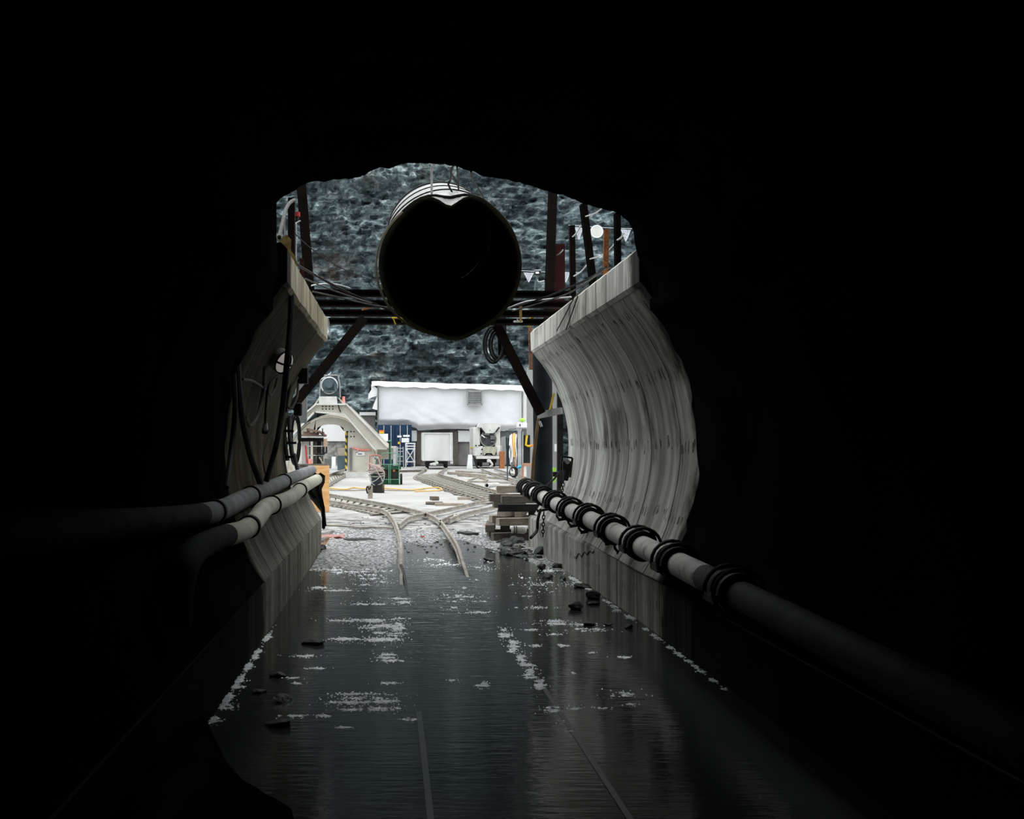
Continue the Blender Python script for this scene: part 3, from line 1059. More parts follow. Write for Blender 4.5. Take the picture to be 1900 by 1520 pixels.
# posts behind the wall tops
def post(pts, Y, w, d, m, label, name='steel_post', shape='h', ties=(), z_foot=None):
    a, b = P(*pts[0], Y), P(*pts[1], Y)
    lo, hi = (a, b) if a.z < b.z else (b, a)
    if z_foot is not None:
        dirv = (lo - hi)
        lo = hi + dirv * ((hi.z - z_foot) / (hi.z - lo.z))
    t = thing(name, label, 'post', lo)
    bm = BM()
    if shape == 'h':
        hbeam(bm, lo, hi, w, d, 0.016, Vector((0, 1, 0)))
    else:
        bar(bm, lo, hi, w, d, Vector((0, 1, 0)))
    obj('shaft', bm, m, t)
    for tie in ties:
        bm = BM()
        tube(bm, smooth_path([P(x, y, Y - d / 2 - 0.02 - 0.02 * i) for i, (x, y) in enumerate(tie)], 5), 0.008, 6)
        o_ = obj('tie_wire', bm, MT['galv'], t)
        o_['label'] = 'pale bent tie wire'
    return t
post([(575, 545), (559, 340)], 14.8, 0.115, 0.12, MT['rust_dark'], 'tall dark steel post on left wall top, leaning left', z_foot=3.205)
post([(541, 520), (541, 368)], 13.2, 0.075, 0.10, MT['rust_dark'], 'shorter dark post at left behind the red-topped pole, cables draped over it', shape='bar', z_foot=3.205)
post([(1017, 600), (1026, 345)], 17.2, 0.12, 0.14, MT['rust_dark'], 'tallest dark steel post right of the duct, beside red plate', z_foot=2.9)
post([(1063, 545), (1061, 419)], 14.0, 0.065, 0.08, MT['rust_dark'], 'short thin dark post between red plate and leaning post', shape='bar', z_foot=3.205,
     ties=([(1062, 440), (1070, 432), (1078, 418)], [(1064, 513), (1078, 504), (1090, 490)]))
post([(1100, 523), (1082, 379)], 13.0, 0.075, 0.09, MT['rust_dark'], 'dark steel post leaning left on right wall top', shape='h', z_foot=3.205,
     ties=([(1086, 402), (1104, 396), (1118, 386)], [(1094, 481), (1120, 472), (1140, 453)]))
post([(1124, 496), (1125, 426)], 11.9, 0.05, 0.05, MT['rust_orange'], 'stubby post covered in flaking orange rust on right wall top', 'rusty_post', 'bar', z_foot=3.205)
post([(1146, 478), (1145, 396)], 11.2, 0.055, 0.08, MT['rust_dark'], 'rightmost dark post on right wall top, rusty left edge', shape='h', z_foot=3.205,
     ties=([(1145, 446), (1152, 441), (1158, 432)],))
pl = thing('steel_plate', 'upright dull red steel plate beside tallest post', 'plate', P(1034, 590, 17.25))
bm = BM()
box(bm, P(1037, 523, 17.25), (0.175, 0.02, 1.1))
obj('plate_face', bm, MT['rust_red'], pl)
bm = BM()
tube(bm, smooth_path([P(1033, 474, 17.22), P(1040, 469, 17.18), P(1045, 463, 17.18)], 4), 0.009, 6)
obj('tie_wire', bm, MT['galv'], pl)
pole = thing('signal_pole', 'thin pale pole topped by a bright red cap beside tall left post', 'pole', P(549, 520, 13.6))
bm = BM()
cyl(bm, Vector((P(548, 520, 13.6).x, 13.6, 3.2)), P(549, 412, 13.6), 0.013, 10)
obj('pole', bm, MT['galv'], pole)
bm = BM()
cyl(bm, P(550, 412, 13.6), P(550, 402, 13.6), 0.028, 12)
obj('lamp_body', bm, MT['black_steel'], pole)
bm = BM()
cyl(bm, P(550, 402, 13.6), P(550, 394, 13.6), 0.042, 14)
obj('red_cap', bm, MT['red'], pole, smooth=True)
bm = BM()
tube(bm, smooth_path([P(545, 418, 13.55), P(553, 412, 13.5), P(558, 410, 13.5)], 4), 0.007, 6)
obj('tie_wire', bm, MT['galv'], pole)
bm = BM()
bar(bm, Vector((P(560, 530, 14.2).x, 14.2, 3.2)), P(560, 480, 14.2), 0.05, 0.03, Vector((0, 1, 0)))
tag(obj('red_stake', bm, MT['rust_red']), 'short reddish brown stake at foot of tall left post', 'stake')
# grey cables over the left wall top
for i, (pts, r, m, lb) in enumerate((
        ([(518, 440), (524, 415), (530, 390), (538, 376), (546, 371)], .018, 'grey_rubber', 'pale grey cable looping over shorter left post'),
        ([(529, 445), (527, 420), (529, 395), (537, 379), (543, 374)], .014, 'black_rubber', 'dark cable beside the pale cable looping over left post'),
        ([(517, 440), (520, 425), (524, 416)], .012, 'black_rubber', 'short dark cable stub at near end of left wall top'))):
    bm = BM()
    tube(bm, smooth_path([P(x, y, lerp(9.9, 12.6, k / max(1, len(pts) - 1))) for k, (x, y) in enumerate(pts)], 6), r, 7)
    tag(obj('cable', bm, MT[m], smooth=True), lb, 'cable')
# span wires across the gap
def wire(pts, r, m, label, name='span_wire', cat='wire', n=8):
    bm = BM()
    tube(bm, smooth_path([P(*p) for p in pts], n), r, 6)
    return tag(obj(name, bm, MT[m], smooth=True), label, cat)
wire([(546, 432, 13.5), (562, 448, 13.8), (600, 478, 14.5), (650, 505, 15.2), (705, 524, 16.0)], .006, 'black_rubber', 'thin black wire from red-topped pole slanting to duct')
wire([(518, 441, 9.9), (545, 485, 11.5), (580, 508, 13.0), (640, 540, 14.2), (690, 562, 14.3), (735, 580, 14.3)], .014, 'black_rubber', 'thick black cable sagging from left wall top under duct')
wire([(566, 517, 13.4), (600, 532, 13.8), (650, 550, 14.1), (690, 563, 14.1)], .009, 'grey_rubber', 'thin grey cable just below thick black cable on left')
wire([(580, 541, 13.8), (630, 552, 14.0), (690, 566, 14.1), (730, 572, 14.1)], .010, 'grey_rubber', 'lowest grey cable crossing in front of left cross beams')
wire([(578, 530, 14.1), (600, 527, 14.2), (625, 528, 14.2), (650, 535, 14.2)], .011, 'galv', 'pale hose arching over topmost cross beam at left', 'hose', 'hose')
wire([(600, 586, 15.2), (609, 595, 15.3), (609, 615, 15.3), (603, 622, 15.2)], .014, 'galv', 'pale looped hose at far end of left wall top', 'hose', 'hose')
wire([(948, 572, 13.9), (1005, 554, 13.9), (1050, 536, 13.2), (1095, 516, 12.5), (1125, 496, 11.6)], .012, 'black_rubber', 'upper thick black cable running up along right wall top')
wire([(950, 578, 13.9), (1010, 560, 13.8), (1060, 542, 13.0), (1105, 512, 12.2), (1125, 497, 11.6)], .009, 'grey_rubber', 'grey cable under upper thick black cable at right wall top')
wire([(935, 575, 14.1), (975, 560, 14.1), (1010, 556, 14.1), (1060, 551, 13.9)], .010, 'galv', 'pale hose lying along right ends of cross beams', 'hose', 'hose')
wire([(1064, 556, 13.35), (1072, 546, 12.9), (1090, 530, 12.4)], .008, 'grey_rubber', 'thin grey cable curling over right wall top edge')
for k, (x0, x1) in enumerate(((1033, 1064), (1050, 1070))):
    bm = BM()
    a = P(x1, 550 + 4 * k, 1)
    def onwall(px, py):
        X = XC + HCAP - 0.02
        return at_x(px, py, X)
    tube(bm, [onwall(x0 + 0, 614 - 2 * k), onwall((x0 + x1) / 2, 585), onwall(x1 + 2, 550)], 0.007, 6)
    tag(obj('cable', bm, MT['black_rubber']), ['farther of two thin black cables hanging down pale face of right wall top', 'nearer of two thin black cables hanging down pale face of right wall top'][k], 'cable')

# white sheets and disc far up in front of the cliff
YF = 74.0
def pennant(px, py, w, h, label):
    bm = BM()
    rows_ = []
    for j in range(5):
        t = j / 4
        rows_.append([bm.verts.new(P(px + (s_ * w / 2) * (1 - t * 0.96), py + h * t, YF) + Vector((0, 0.12 * math.sin(3 * t + s_ * 2), 0))) for s_ in (-1, -0.33, 0.33, 1)])
    for j in range(4):
        for i in range(3):
            bm.faces.new((rows_[j][i], rows_[j][i + 1], rows_[j + 1][i + 1], rows_[j + 1][i]))
    bmesh.ops.solidify(bm, geom=bm.faces[:], thickness=0.03)
    return tag(obj('pennant', bm, MT['flag']), label, 'pennant', 'white triangular pennants against the cliff')
pennant(1074, 422, 17, 23, 'white triangular pennant left of the leaning post, beside round disc')
pennant(1161, 426, 21, 22, 'white triangular pennant right of the rightmost post')
pennant(1050, 506, 16, 18, 'white triangular pennant right of the red plate')
pennant(981, 506, 20, 18, 'white triangular pennant between duct and tallest post')
for (px0, py0, px1, py1, lb) in ((1055, 418, 1185, 425, 'upper thin white cord carrying pennants and disc'), (960, 502, 1075, 506, 'lower thin white cord carrying pennants')):
    bm = BM()
    tube(bm, [P(px0, py0, YF), P((px0 + px1) / 2, (py0 + py1) / 2 + 1, YF), P(px1, py1, YF)], 0.015, 5)
    tag(obj('bunting_rope', bm, MT['galv']), lb, 'cord')
disc = thing('round_disc', 'pale round disc hanging between leaning post and rusty post', 'disc', P(1107, 442, YF))
bm = BM()
c = P(1107, 430, YF)
cyl(bm, c + Vector((0, -0.08, 0)), c + Vector((0, 0.08, 0)), 0.39, 32)
obj('disc_face', bm, MT['disc'], disc, smooth=True)
bm = BM()
ring(bm, c + Vector((0, -0.06, 0)), (0, 1, 0), 0.37, 0.035, 32, 6)
obj('disc_rim', bm, MT['flag'], disc, smooth=True)
fl = thing('floodlight', 'small floodlight on a bent pole between duct and tallest post', 'lamp', P(992, 545, 60))
bm = BM()
tube(bm, smooth_path([P(992, 545, 60), P(993, 528, 60), P(996, 518, 60), P(998, 512, 60)], 5), 0.05, 8)
obj('mast', bm, MT['teal_grey'], fl)
bm = BM()
box(bm, P(998, 507, 60), (0.30, 0.22, 0.20), bevel=0.03)
obj('lamp_housing', bm, MT['black_steel'], fl)
bm = BM()
box(bm, P(998, 502, 60), (0.32, 0.3, 0.04))
obj('visor', bm, MT['galv'], fl)
bm = BM()
box(bm, P(997, 506, 59.86), (0.16, 0.02, 0.10))
obj('lamp_glass', bm, MT['flag'], fl)
bm = BM()
tube(bm, smooth_path([P(997, 517, 60), P(999, 523, 60), P(1010, 521, 60)], 4), 0.03, 6)
obj('bracket', bm, MT['galv'], fl)

# ------------------------------------------------------------------ right side: pile, boards and straps at the far wall end
pile = thing('steel_pile', 'thick dark round steel pile at far end of right wall, standing on timbers', 'post', Vector((2.34, 18.9, 0.72)))
bm = BM()
tube(bm, [Vector((2.34, 18.9, 0.72)), Vector((2.34, 18.9, 1.7)), Vector((2.33, 18.9, 2.95))], 0.155, 24)
obj('shaft', bm, mat('dark_blue_grey_steel', (0.012, 0.016, 0.017), (0.007, 0.009, 0.010), 3, 0.6, bump=0.1, spec=0.06), pile, smooth=True)
bm = BM()
for q in range(0, 1):
    tube(bm, [P(1000, 770, 18.72), P(996, 800, 18.70), P(990, 850, 18.70), P(987, 900, 18.72)], 0.025, 6)
obj('rusty_edge_strip', bm, mat('brown_rust', (0.06, 0.035, 0.015), (0.10, 0.06, 0.02), 5, 0.8), pile)
br = thing('steel_bracket', 'pale grey steel bracket bar crossing in front of dark pile', 'bracket', P(1015, 775, 17.9))
bm = BM()
bar(bm, P(999, 771, 17.7), P(1042, 762, 17.3), 0.05, 0.095)
obj('bracket_bar', bm, MT['pale_grey'], br)
bm = BM()
cyl(bm, P(1001, 782, 17.75), P(1005, 792, 17.75), 0.018, 8)
obj('bolt', bm, MT['galv'], br)
bm = BM()
bar(bm, P(1028, 730, 18.2), P(1020, 762, 18.2), 0.03, 0.03)
tag(obj('yellow_strap', bm, MT['ochre']), 'ochre strap slanting behind pale bracket bar at dark pile', 'strap')
bm = BM()
box(bm, Vector((P(990, 0, 46.0).x, 46.0, P(0, 686, 46.0).z / 2)), (0.54, 0.06, P(0, 686, 46.0).z))
tag(obj('grey_panel', bm, MT['pale_grey']), 'tall flat grey panel standing left of the dark pile', 'panel')
bm = BM()
box(bm, Vector((P(1030, 0, 22.0).x, 22.0, 1.5)), (0.12, 0.04, 3.0))
tag(obj('grey_panel', bm, MT['pale_grey']), 'narrow grey panel visible between dark pile and right wall', 'panel')
bm = BM()
box(bm, P(1031, 831, 21.9), (0.045, 0.01, 0.14))
tag(obj('small_sign', bm, MT['sign']), 'tiny white sign on narrow grey panel behind dark pile', 'sign')
bm = BM()
box(bm, P(1039, 790, 17.6), (0.085, 0.08, 2.2))
tag(obj('steel_post', bm, MT['black_steel']), 'slim black post touching far edge of right wall', 'post')
wood = thing('timber_plank', 'reddish rust-stained plank hanging at far end of right wall top', 'plank', P(985, 686, 17.6))
bm = BM()
bar(bm, P(985, 686, 17.6), P(984, 606, 17.6), 0.055, 0.03, Vector((0, 1, 0)))
obj('plank', bm, mat('red_stained_plank', (0.42, 0.23, 0.16), (0.28, 0.11, 0.07), 7, 0.8, rust=(0.16, 0.05, 0.03), rust_at=0.55, rust_scale=9), wood)
bm = BM()
tube(bm, smooth_path([P(982, 606, 17.5), P(982, 596, 17.45), P(985, 590, 17.4), P(990, 589, 17.4)], 5), 0.02, 6)
obj('strap', bm, MT['yellow'], wood)
bm = BM()
bar(bm, P(966, 566, 14.2), P(966, 597, 17.0), 0.035, 0.02)
tag(obj('yellow_strap', bm, MT['ochre']), 'ochre strap hanging across the cross beams right of the duct', 'strap')
bm = BM()
tube(bm, smooth_path([P(728, 590, 17.1), P(734, 590, 17.05), P(745, 591, 17.05), P(747, 597, 17.1)], 4), 0.015, 6)
tube(bm, [P(729, 590, 17.1), P(734, 602, 17.1)], 0.012, 6)
tag(obj('yellow_strap', bm, MT['ochre']), 'ochre strap tied round lowest cross beam left of the duct', 'strap')
bm = BM()
box(bm, P(961, 597, 17.05), (0.13, 0.06, 0.022), bevel=0.006)
tube(bm, [P(954, 575, 16.8), P(961, 596, 17.05)], 0.008, 6)
tag(obj('work_lamp', bm, MT['galv']), 'small pale lamp on lowest cross beam right of the duct', 'lamp')
bm = BM()
bar(bm, P(671, 575, 15.9), P(689, 571, 15.9), 0.05, 0.02)
tag(obj('orange_offcut', bm, MT['rust_orange']), 'small orange offcut lying on a cross beam left of the duct', 'offcut')

# chain hoist on the far end of the right wall
ho = thing('chain_hoist', 'black chain hoist bolted to foot of far right wall', 'hoist', P(1050, 893, 15.8))
def wallx(z, side=1, off=0.0):
    return XC + side * (math.sqrt(ARC_R ** 2 - (z - ARC_Z) ** 2) - off)
hc = P(1051, 868, 15.5)
bm = BM()
box(bm, hc + Vector((0.0, 0, 0.02)), (0.12, 0.14, 0.14), bevel=0.02)
obj('hoist_body', bm, MT['black_steel'], ho)
bm = BM()
for a_, b_ in (((1043, 847), (1062, 850)), ((1062, 850), (1058, 886)), ((1043, 847), (1041, 872))):
    tube(bm, [P(*a_, 15.5), P(*b_, 15.5)], 0.014, 6)
obj('guard_frame', bm, MT['black_steel'], ho)
bm = BM()
cyl(bm, P(1053, 857, 15.38), P(1053, 857, 15.46), 0.032, 16)
o_ = obj('hub', bm, MT['pale_grey'], ho, smooth=True)
bm = BM()
cyl(bm, P(1052, 872, 15.45), P(1049, 892, 15.45), 0.05, 12, 0.035)
obj('chain_bag', bm, MT['black_rubber'], ho, smooth=True)
def chain(name_parent, pts, pitch=0.045, r=0.006):
    pts = smooth_path(pts, 10)
    L = [0]
    for a_, b_ in zip(pts, pts[1:]):
        L.append(L[-1] + (b_ - a_).length)
    n = int(L[-1] / pitch)
    bm = BM()
    for i in range(n):
        s_ = (i + 0.5) * pitch
        k = max(j for j in range(len(L)) if L[j] <= s_)
        k = min(k, len(pts) - 2)
        t_ = (s_ - L[k]) / max(1e-6, L[k + 1] - L[k])
        c_ = pts[k].lerp(pts[k + 1], t_)
        d, s2, u2 = frame(pts[k + 1] - pts[k], Vector((0, 1, 0)))
        w_ = s2 if i % 2 else u2
        loop = [c_ + d * (pitch * 0.62 * math.cos(q)) + w_ * (pitch * 0.36 * math.sin(q)) for q in [2 * math.pi * j / 10 for j in range(10)]]
        tube(bm, loop, r, 5, closed=True)
    return bm
for xs in (1046, 1041):
    bm = chain(None, [P(xs, 890, 15.4), P(xs - 2, 905, 15.4), P(xs - 3, 918, 15.5)])
    obj('hoist_chain', bm, MT['black_steel'], ho)
bm = BM()
tube(bm, smooth_path([P(1042, 872, 15.7), P(1025, 892, 16.4), P(1005, 908, 17.0), P(988, 914, 17.6)], 6), 0.014, 6)
tag(obj('hose', bm, MT['black_rubber']), 'dark hose curving from chain hoist down behind the white pipe', 'hose')
bm = BM()
box(bm, P(1032, 880, 17.3), (0.11, 0.1, 0.07), bevel=0.01)
tag(obj('junction_box', bm, MT['black_steel']), 'dark box between the dark pile and chain hoist', 'box')
bm = BM()
tube(bm, smooth_path([P(1029, 868, 20), P(1027, 878, 20), P(1030, 885, 20), P(1026, 895, 20)], 4), 0.03, 8)
tag(obj('green_hose', bm, MT['lime']), 'lime green hose glimpsed between dark pile and hoist', 'hose')

# ------------------------------------------------------------------ white pipe on the right ledge, with its couplings
XP = 2.00
pipe = thing('water_pipe', 'long dusty white pipe with black couplings along foot of right wall', 'pipe', Vector((XP, 12, 0.60)))
pp = [at_x(x, y, XP) for x, y in ((975, 905), (1002, 919), (1030, 934), (1060, 948), (1095, 964), (1140, 987), (1190, 1013), (1250, 1043), (1310, 1073), (1400, 1118), (1560, 1200), (1800, 1325), (2300, 1590))]
bm = BM()
tube(bm, pp[:9], 0.088, 20)
obj('pipe_run', bm, MT['pipe'], pipe, smooth=True)
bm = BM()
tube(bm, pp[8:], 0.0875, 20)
o_ = obj('pipe_run', bm, MT['pipe_shade'], pipe, smooth=True)
o_['label'] = 'near length of pipe, painted dark as tunnel shade'
for px, py in ((978, 907), (991, 914), (1007, 922), (1031, 934), (1059, 948), (1093, 963), (1136, 985), (1188, 1012), (1253, 1045), (1362, 1099)):
    c = at_x(px, py, XP)
    seg_d = (pp[-1] - pp[0]).normalized()
    bm = BM()
    for s_ in (-0.085, 0.085):
        collar(bm, c + seg_d * (s_ - 0.022), c + seg_d * (s_ + 0.022), 0.086, 0.125, 24)
    collar(bm, c + seg_d * -0.065, c + seg_d * 0.065, 0.086, 0.102, 24)
    cp = obj('coupling', bm, MT['black_steel'], pipe, smooth=True)
    cp['label'] = 'black coupling clamp'
    bm = BM()
    d, s_, u_ = frame(seg_d)
    for q in (-1, 1):
        e = c + s_ * q * 0.0
        arcp = [c + seg_d * 0.1 * q + (s_ * math.cos(w) + u_ * math.sin(w)) * 0.15 for w in [math.radians(lerp(-20, 200, k / 12)) for k in range(13)]]
        tube(bm, arcp, 0.013, 6)
    bar(bm, c + seg_d * -0.12 + s_ * 0.14 - u_ * 0.03, c + seg_d * 0.12 + s_ * 0.14 - u_ * 0.03, 0.03, 0.05)
    bar(bm, c + seg_d * -0.12 - s_ * 0.14 - u_ * 0.03, c + seg_d * 0.12 - s_ * 0.14 - u_ * 0.03, 0.03, 0.05)
    obj('clamp_bolt', bm, MT['black_steel'], cp)
def on_curb(px, py, off=0.0):
    k = (px - CX) / F_PX
    Y = 2.452 / (k + 0.024)
    X = min(2.19, k * Y) - off
    return at_x(px, py, X)
# iron brackets sticking out of the curb under the pipe
k_ = 0
for px, py in ((1000, 946), (1040, 962), (1062, 974), (1082, 985), (1128, 1006), (1150, 1022), (1330, 1112)):
    c = on_curb(px, py, -0.02)
    bm = BM()
    bar(bm, c + Vector((0.28, 0.02, 0.03)), c + Vector((-0.03, 0, -0.02)), 0.035, 0.035)
    tube(bm, smooth_path([c + Vector((-0.02, 0, -0.01)), c + Vector((-0.05, 0.0, 0.03)), c + Vector((-0.04, 0.02, 0.07))], 4), 0.014, 6)
    tag(obj('pipe_bracket', bm, MT['black_steel']), 'black iron bracket holding white pipe on right curb', 'bracket', 'iron brackets along the right curb')
ch = chain(None, [on_curb(1009, 950, 0.02), on_curb(1008, 975, 0.03), on_curb(1007, 1001, 0.03)], 0.05, 0.008)
tag(obj('rusty_chain', ch, MT['black_steel']), 'rusty chain hanging down end of right curb', 'chain')
bm = BM()
tube(bm, smooth_path([on_curb(1003, 946, 0.03), on_curb(998, 965, 0.04), on_curb(996, 985, 0.04), on_curb(985, 998, 0.2)], 6), 0.022, 7)
tag(obj('hose', bm, MT['black_rubber'], smooth=True), 'short black hose hanging beside rusty chain on right curb', 'hose')
bm = BM()
pts = []
for i in range(40):
    t_ = i / 39
    pts.append(on_curb(lerp(1066, 1102, t_), lerp(1033, 1023, t_) + 4.5 * math.sin(t_ * 22) * (1 - 0.6 * t_), 0.004))
tube(bm, pts, 0.006, 5)
obj('paint_scribble', bm, MT['mark'], bpy.data.objects['baseboard_right'])

# ------------------------------------------------------------------ left side: pipes, hoses, lamp
def joint(bm, p, d, r, w=0.03):
    d = d.normalized()
    collar(bm, p - d * w, p + d * w, r * 0.97, r + 0.014, 20)
def pipe_run(name, label, pts, r, m, joints, lab2):
    path = smooth_path(pts, 8)
    t = thing(name, label, 'pipe', pts[len(pts) // 2] - Vector((0, 0, r)))
    bm = BM()
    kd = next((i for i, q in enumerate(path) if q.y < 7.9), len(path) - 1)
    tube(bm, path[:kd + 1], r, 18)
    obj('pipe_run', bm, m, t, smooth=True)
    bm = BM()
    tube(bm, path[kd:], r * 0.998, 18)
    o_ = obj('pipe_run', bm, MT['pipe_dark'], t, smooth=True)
    o_['label'] = 'near length of pipe, painted dark as tunnel shade'
    for j in joints:
        i = max(1, min(len(path) - 2, int(j * len(path))))
        bm = BM()
        joint(bm, path[i], path[i + 1] - path[i - 1], r)
        o_ = obj('coupling', bm, MT['black_rubber'], t, smooth=True)
        o_['label'] = lab2
    return t
XU = -1.27
pipe_run('air_pipe', 'upper grey pipe resting along foot of left wall', [at_x(x, y, XU) for x, y in ((578, 873), (545, 886), (490, 910), (452, 926), (405, 948))] + [P(330, 962, 7.0), P(200, 975, 5.4), P(20, 990, 4.0), P(-250, 1010, 3.0)],
         0.077, MT['pipe_grey'], (0.18, 0.33, 0.52), 'black joint band')
pipe_run('drain_pipe', 'lower cream pipe bending down along the left ledge', [P(588, 890, 16.8), P(565, 903, 14.5), P(540, 922, 12.6), P(510, 935, 10.9), P(492, 943, 9.9), P(472, 968, 9.2), P(450, 985, 8.6), P(410, 997, 7.6), P(365, 1020, 6.6), P(342, 1055, 6.1), P(332, 1105, 5.95), P(328, 1160, 5.9)],
         0.075, MT['pipe_cream'], (0.13, 0.30, 0.50), 'black joint band')
def hose(pts, r, m, label, name='hose', cat='hose'):
    bm = BM()
    tube(bm, smooth_path(pts, 8), r, 8)
    return tag(obj(name, bm, MT[m], smooth=True), label, cat)
def LW(px, py, off=0.05):
    """point of the pixel on the left wall's curved face"""
    X = -1.2
    for _ in range(12):
        p = at_x(px, py, X)
        z = max(0.5, min(2.85, p.z))
        X = 0.5 * X + 0.5 * wallx(z, -1, off)
    return at_x(px, py, X)
hose([at_x(541, 528, -0.90), at_x(539, 600, -0.90), at_x(531, 690, -0.93), at_x(524, 760, -1.0), at_x(513, 825, -1.15), at_x(494, 893, -1.24)], 0.027, 'black_rubber', 'thick black hose hanging from left wall top in front of wall lamp')
hose([LW(440, 672, .12), LW(444, 730, .10), LW(452, 790, .10), LW(466, 850, .1), LW(483, 898, .12)], 0.028, 'black_rubber', 'black hose curving down left wall to grey pipe, left of wall lamp')
hose([LW(433, 690, .1), LW(436, 760, .1), LW(430, 830, .1), LW(420, 905, .1)], 0.022, 'black_rubber', 'darkest black hose hanging straight down at left end of wall')
hose([LW(491, 682, .05), LW(489, 720, .06), LW(480, 765, .08), LW(465, 790, .07), LW(455, 775, .06)], 0.017, 'grey_rubber', 'pale grey hose loop hanging on left wall below lamp')
hose([LW(450, 704, .04), LW(470, 708, .05), LW(492, 722, .05)], 0.012, 'grey_rubber', 'thin grey hose stretched across left wall')
hose([LW(527, 688, .06), LW(508, 703, .05), LW(498, 718, .05), LW(494, 745, .06), LW(492, 780, .07), LW(492, 800, .07)], 0.012, 'black_rubber', 'thin lamp cable ending in a hanging plug on left wall', 'lamp_cable', 'cable')
hose([LW(514, 700, .05), LW(510, 720, .06), LW(502, 735, .06), LW(497, 722, .05)], 0.010, 'grey_rubber', 'short looped grey wire under wall lamp', 'wire', 'wire')
hose([LW(508, 802, .03), LW(496, 820, .03), LW(488, 850, .03), LW(492, 880, .04)], 0.006, 'black_rubber', 'hair-thin wire curling down left wall above grey pipe', 'wire', 'wire')
plug = thing('hanging_plug', 'small metal plug at end of lamp cable on left wall', 'plug', LW(492, 802, .07))
bm = BM()
cyl(bm, LW(492, 785, .07), LW(492, 797, .07), 0.022, 10, 0.03)
obj('plug_body', bm, MT['galv'], plug)
bm = BM()
cyl(bm, LW(492, 797, .07), LW(492, 802, .07), 0.034, 10)
obj('plug_cap', bm, MT['black_rubber'], plug)
# wall lamp
lp = LW(526, 672, 0.13)
wn = Vector((0.8, -0.5, -0.5)).normalized()
lamp = thing('wall_lamp', 'round bulkhead lamp with metal guard high on left wall', 'lamp', lp - Vector((0, 0, 0.09)))
_, ls, lu = frame(wn)
bm = BM()
cyl(bm, lp - wn * 0.08, lp - wn * 0.01, 0.115, 20)
obj('lamp_base', bm, MT['galv'], lamp, smooth=True)
bm = BM()
bmesh.ops.create_uvsphere(bm, u_segments=20, v_segments=12, radius=0.108)
R_ = wn.to_track_quat('Z', 'Y').to_matrix()
for v in bm.verts:
    v.co = lp + R_ @ Vector((v.co.x, v.co.y, v.co.z * 0.65))
obj('lamp_glass', bm, MT['lamp_lens'], lamp, smooth=True)
bm = BM()
for ax in (ls, lu):
    tube(bm, [lp + ax * (0.115 * math.cos(q)) + wn * (0.08 * math.sin(q)) for q in [math.pi * k / 10 for k in range(11)]], 0.011, 6)
ring(bm, lp, wn, 0.115, 0.009, 20, 6)
obj('guard', bm, MT['black_steel'], lamp)
# far end of the left wall: box, coils and conduits
jb = thing('junction_box', 'black electrical box at far upper end of left wall', 'box', P(562, 712, 14.6))
bm = BM()
box(bm, P(562, 698, 14.6), (0.13, 0.12, 0.19), bevel=0.01)
obj('box_body', bm, MT['black_steel'], jb)
bm = BM()
box(bm, P(562, 698, 14.53), (0.11, 0.02, 0.16), bevel=0.006)
obj('box_lid', bm, MT['black_rubber'], jb)
hose([P(552, 700, 14.5), P(541, 720, 14.4), P(533, 750, 14.3), P(541, 757, 14.3), P(551, 735, 14.4), P(553, 712, 14.5)], 0.016, 'grey_rubber', 'pale hose loop hanging below black electrical box')
hose([P(546, 694, 14.4), P(539, 712, 14.2), P(534, 738, 14.2), P(530, 765, 14.2)], 0.018, 'black_rubber', 'dark hose left of the black electrical box')
lc = thing('hose_coil', 'tall looped black hose coil at far end of left wall', 'hose', P(549, 866, 15.3))
for k, (a_, b_) in enumerate(((0.055, 0.31), (0.045, 0.27), (0.065, 0.33))):
    c = P(549 - k, 815, 15.3 + 0.05 * k)
    bm = BM()
    tube(bm, [c + Vector((a_ * math.cos(q), 0.03 * math.sin(2 * q), b_ * math.sin(q))) for q in [2 * math.pi * i / 32 for i in range(32)]], 0.017, 7, closed=True)
    obj('hose_loop', bm, MT['black_rubber'], lc, smooth=True)
for k, (pts, lb) in enumerate((
        ([(530, 775), (528, 800), (530, 830), (534, 855)], 'leftmost of three upright grey conduits at far end of left wall'),
        ([(537, 775), (537, 805), (541, 835), (543, 842)], 'middle of three upright grey conduits at far end of left wall'),
        ([(545, 842), (548, 855), (552, 872)], 'lowest of three upright grey conduits at far end of left wall'))):
    hose([P(x, y, 14.9) for x, y in pts], 0.026, 'pipe_grey_' if False else 'grey_rubber', lb, 'conduit', 'conduit')
for k, (x, y) in enumerate(((536, 800), (541, 822), (538, 848))):
    bm = BM()
    box(bm, P(x, y, 14.8), (0.12, 0.05, 0.03))
    tag(obj('conduit_clamp', bm, MT['black_steel']), ['topmost', 'middle', 'lowest'][k] + ' black clamp across the upright conduits at left wall end', 'clamp')
bm = BM()
box(bm, P(553, 760, 14.75), (0.10, 0.12, 0.16), bevel=0.02)
tag(obj('brace_foot', bm, MT['black_steel']), 'black bolted foot where left diagonal brace meets wall', 'bracket')
bm = BM()
box(bm, P(559, 738, 17.5), (0.17, 0.1, 0.75))
tag(obj('grey_panel', bm, MT['pale_grey']), 'pale grey column behind lower end of left brace', 'panel')
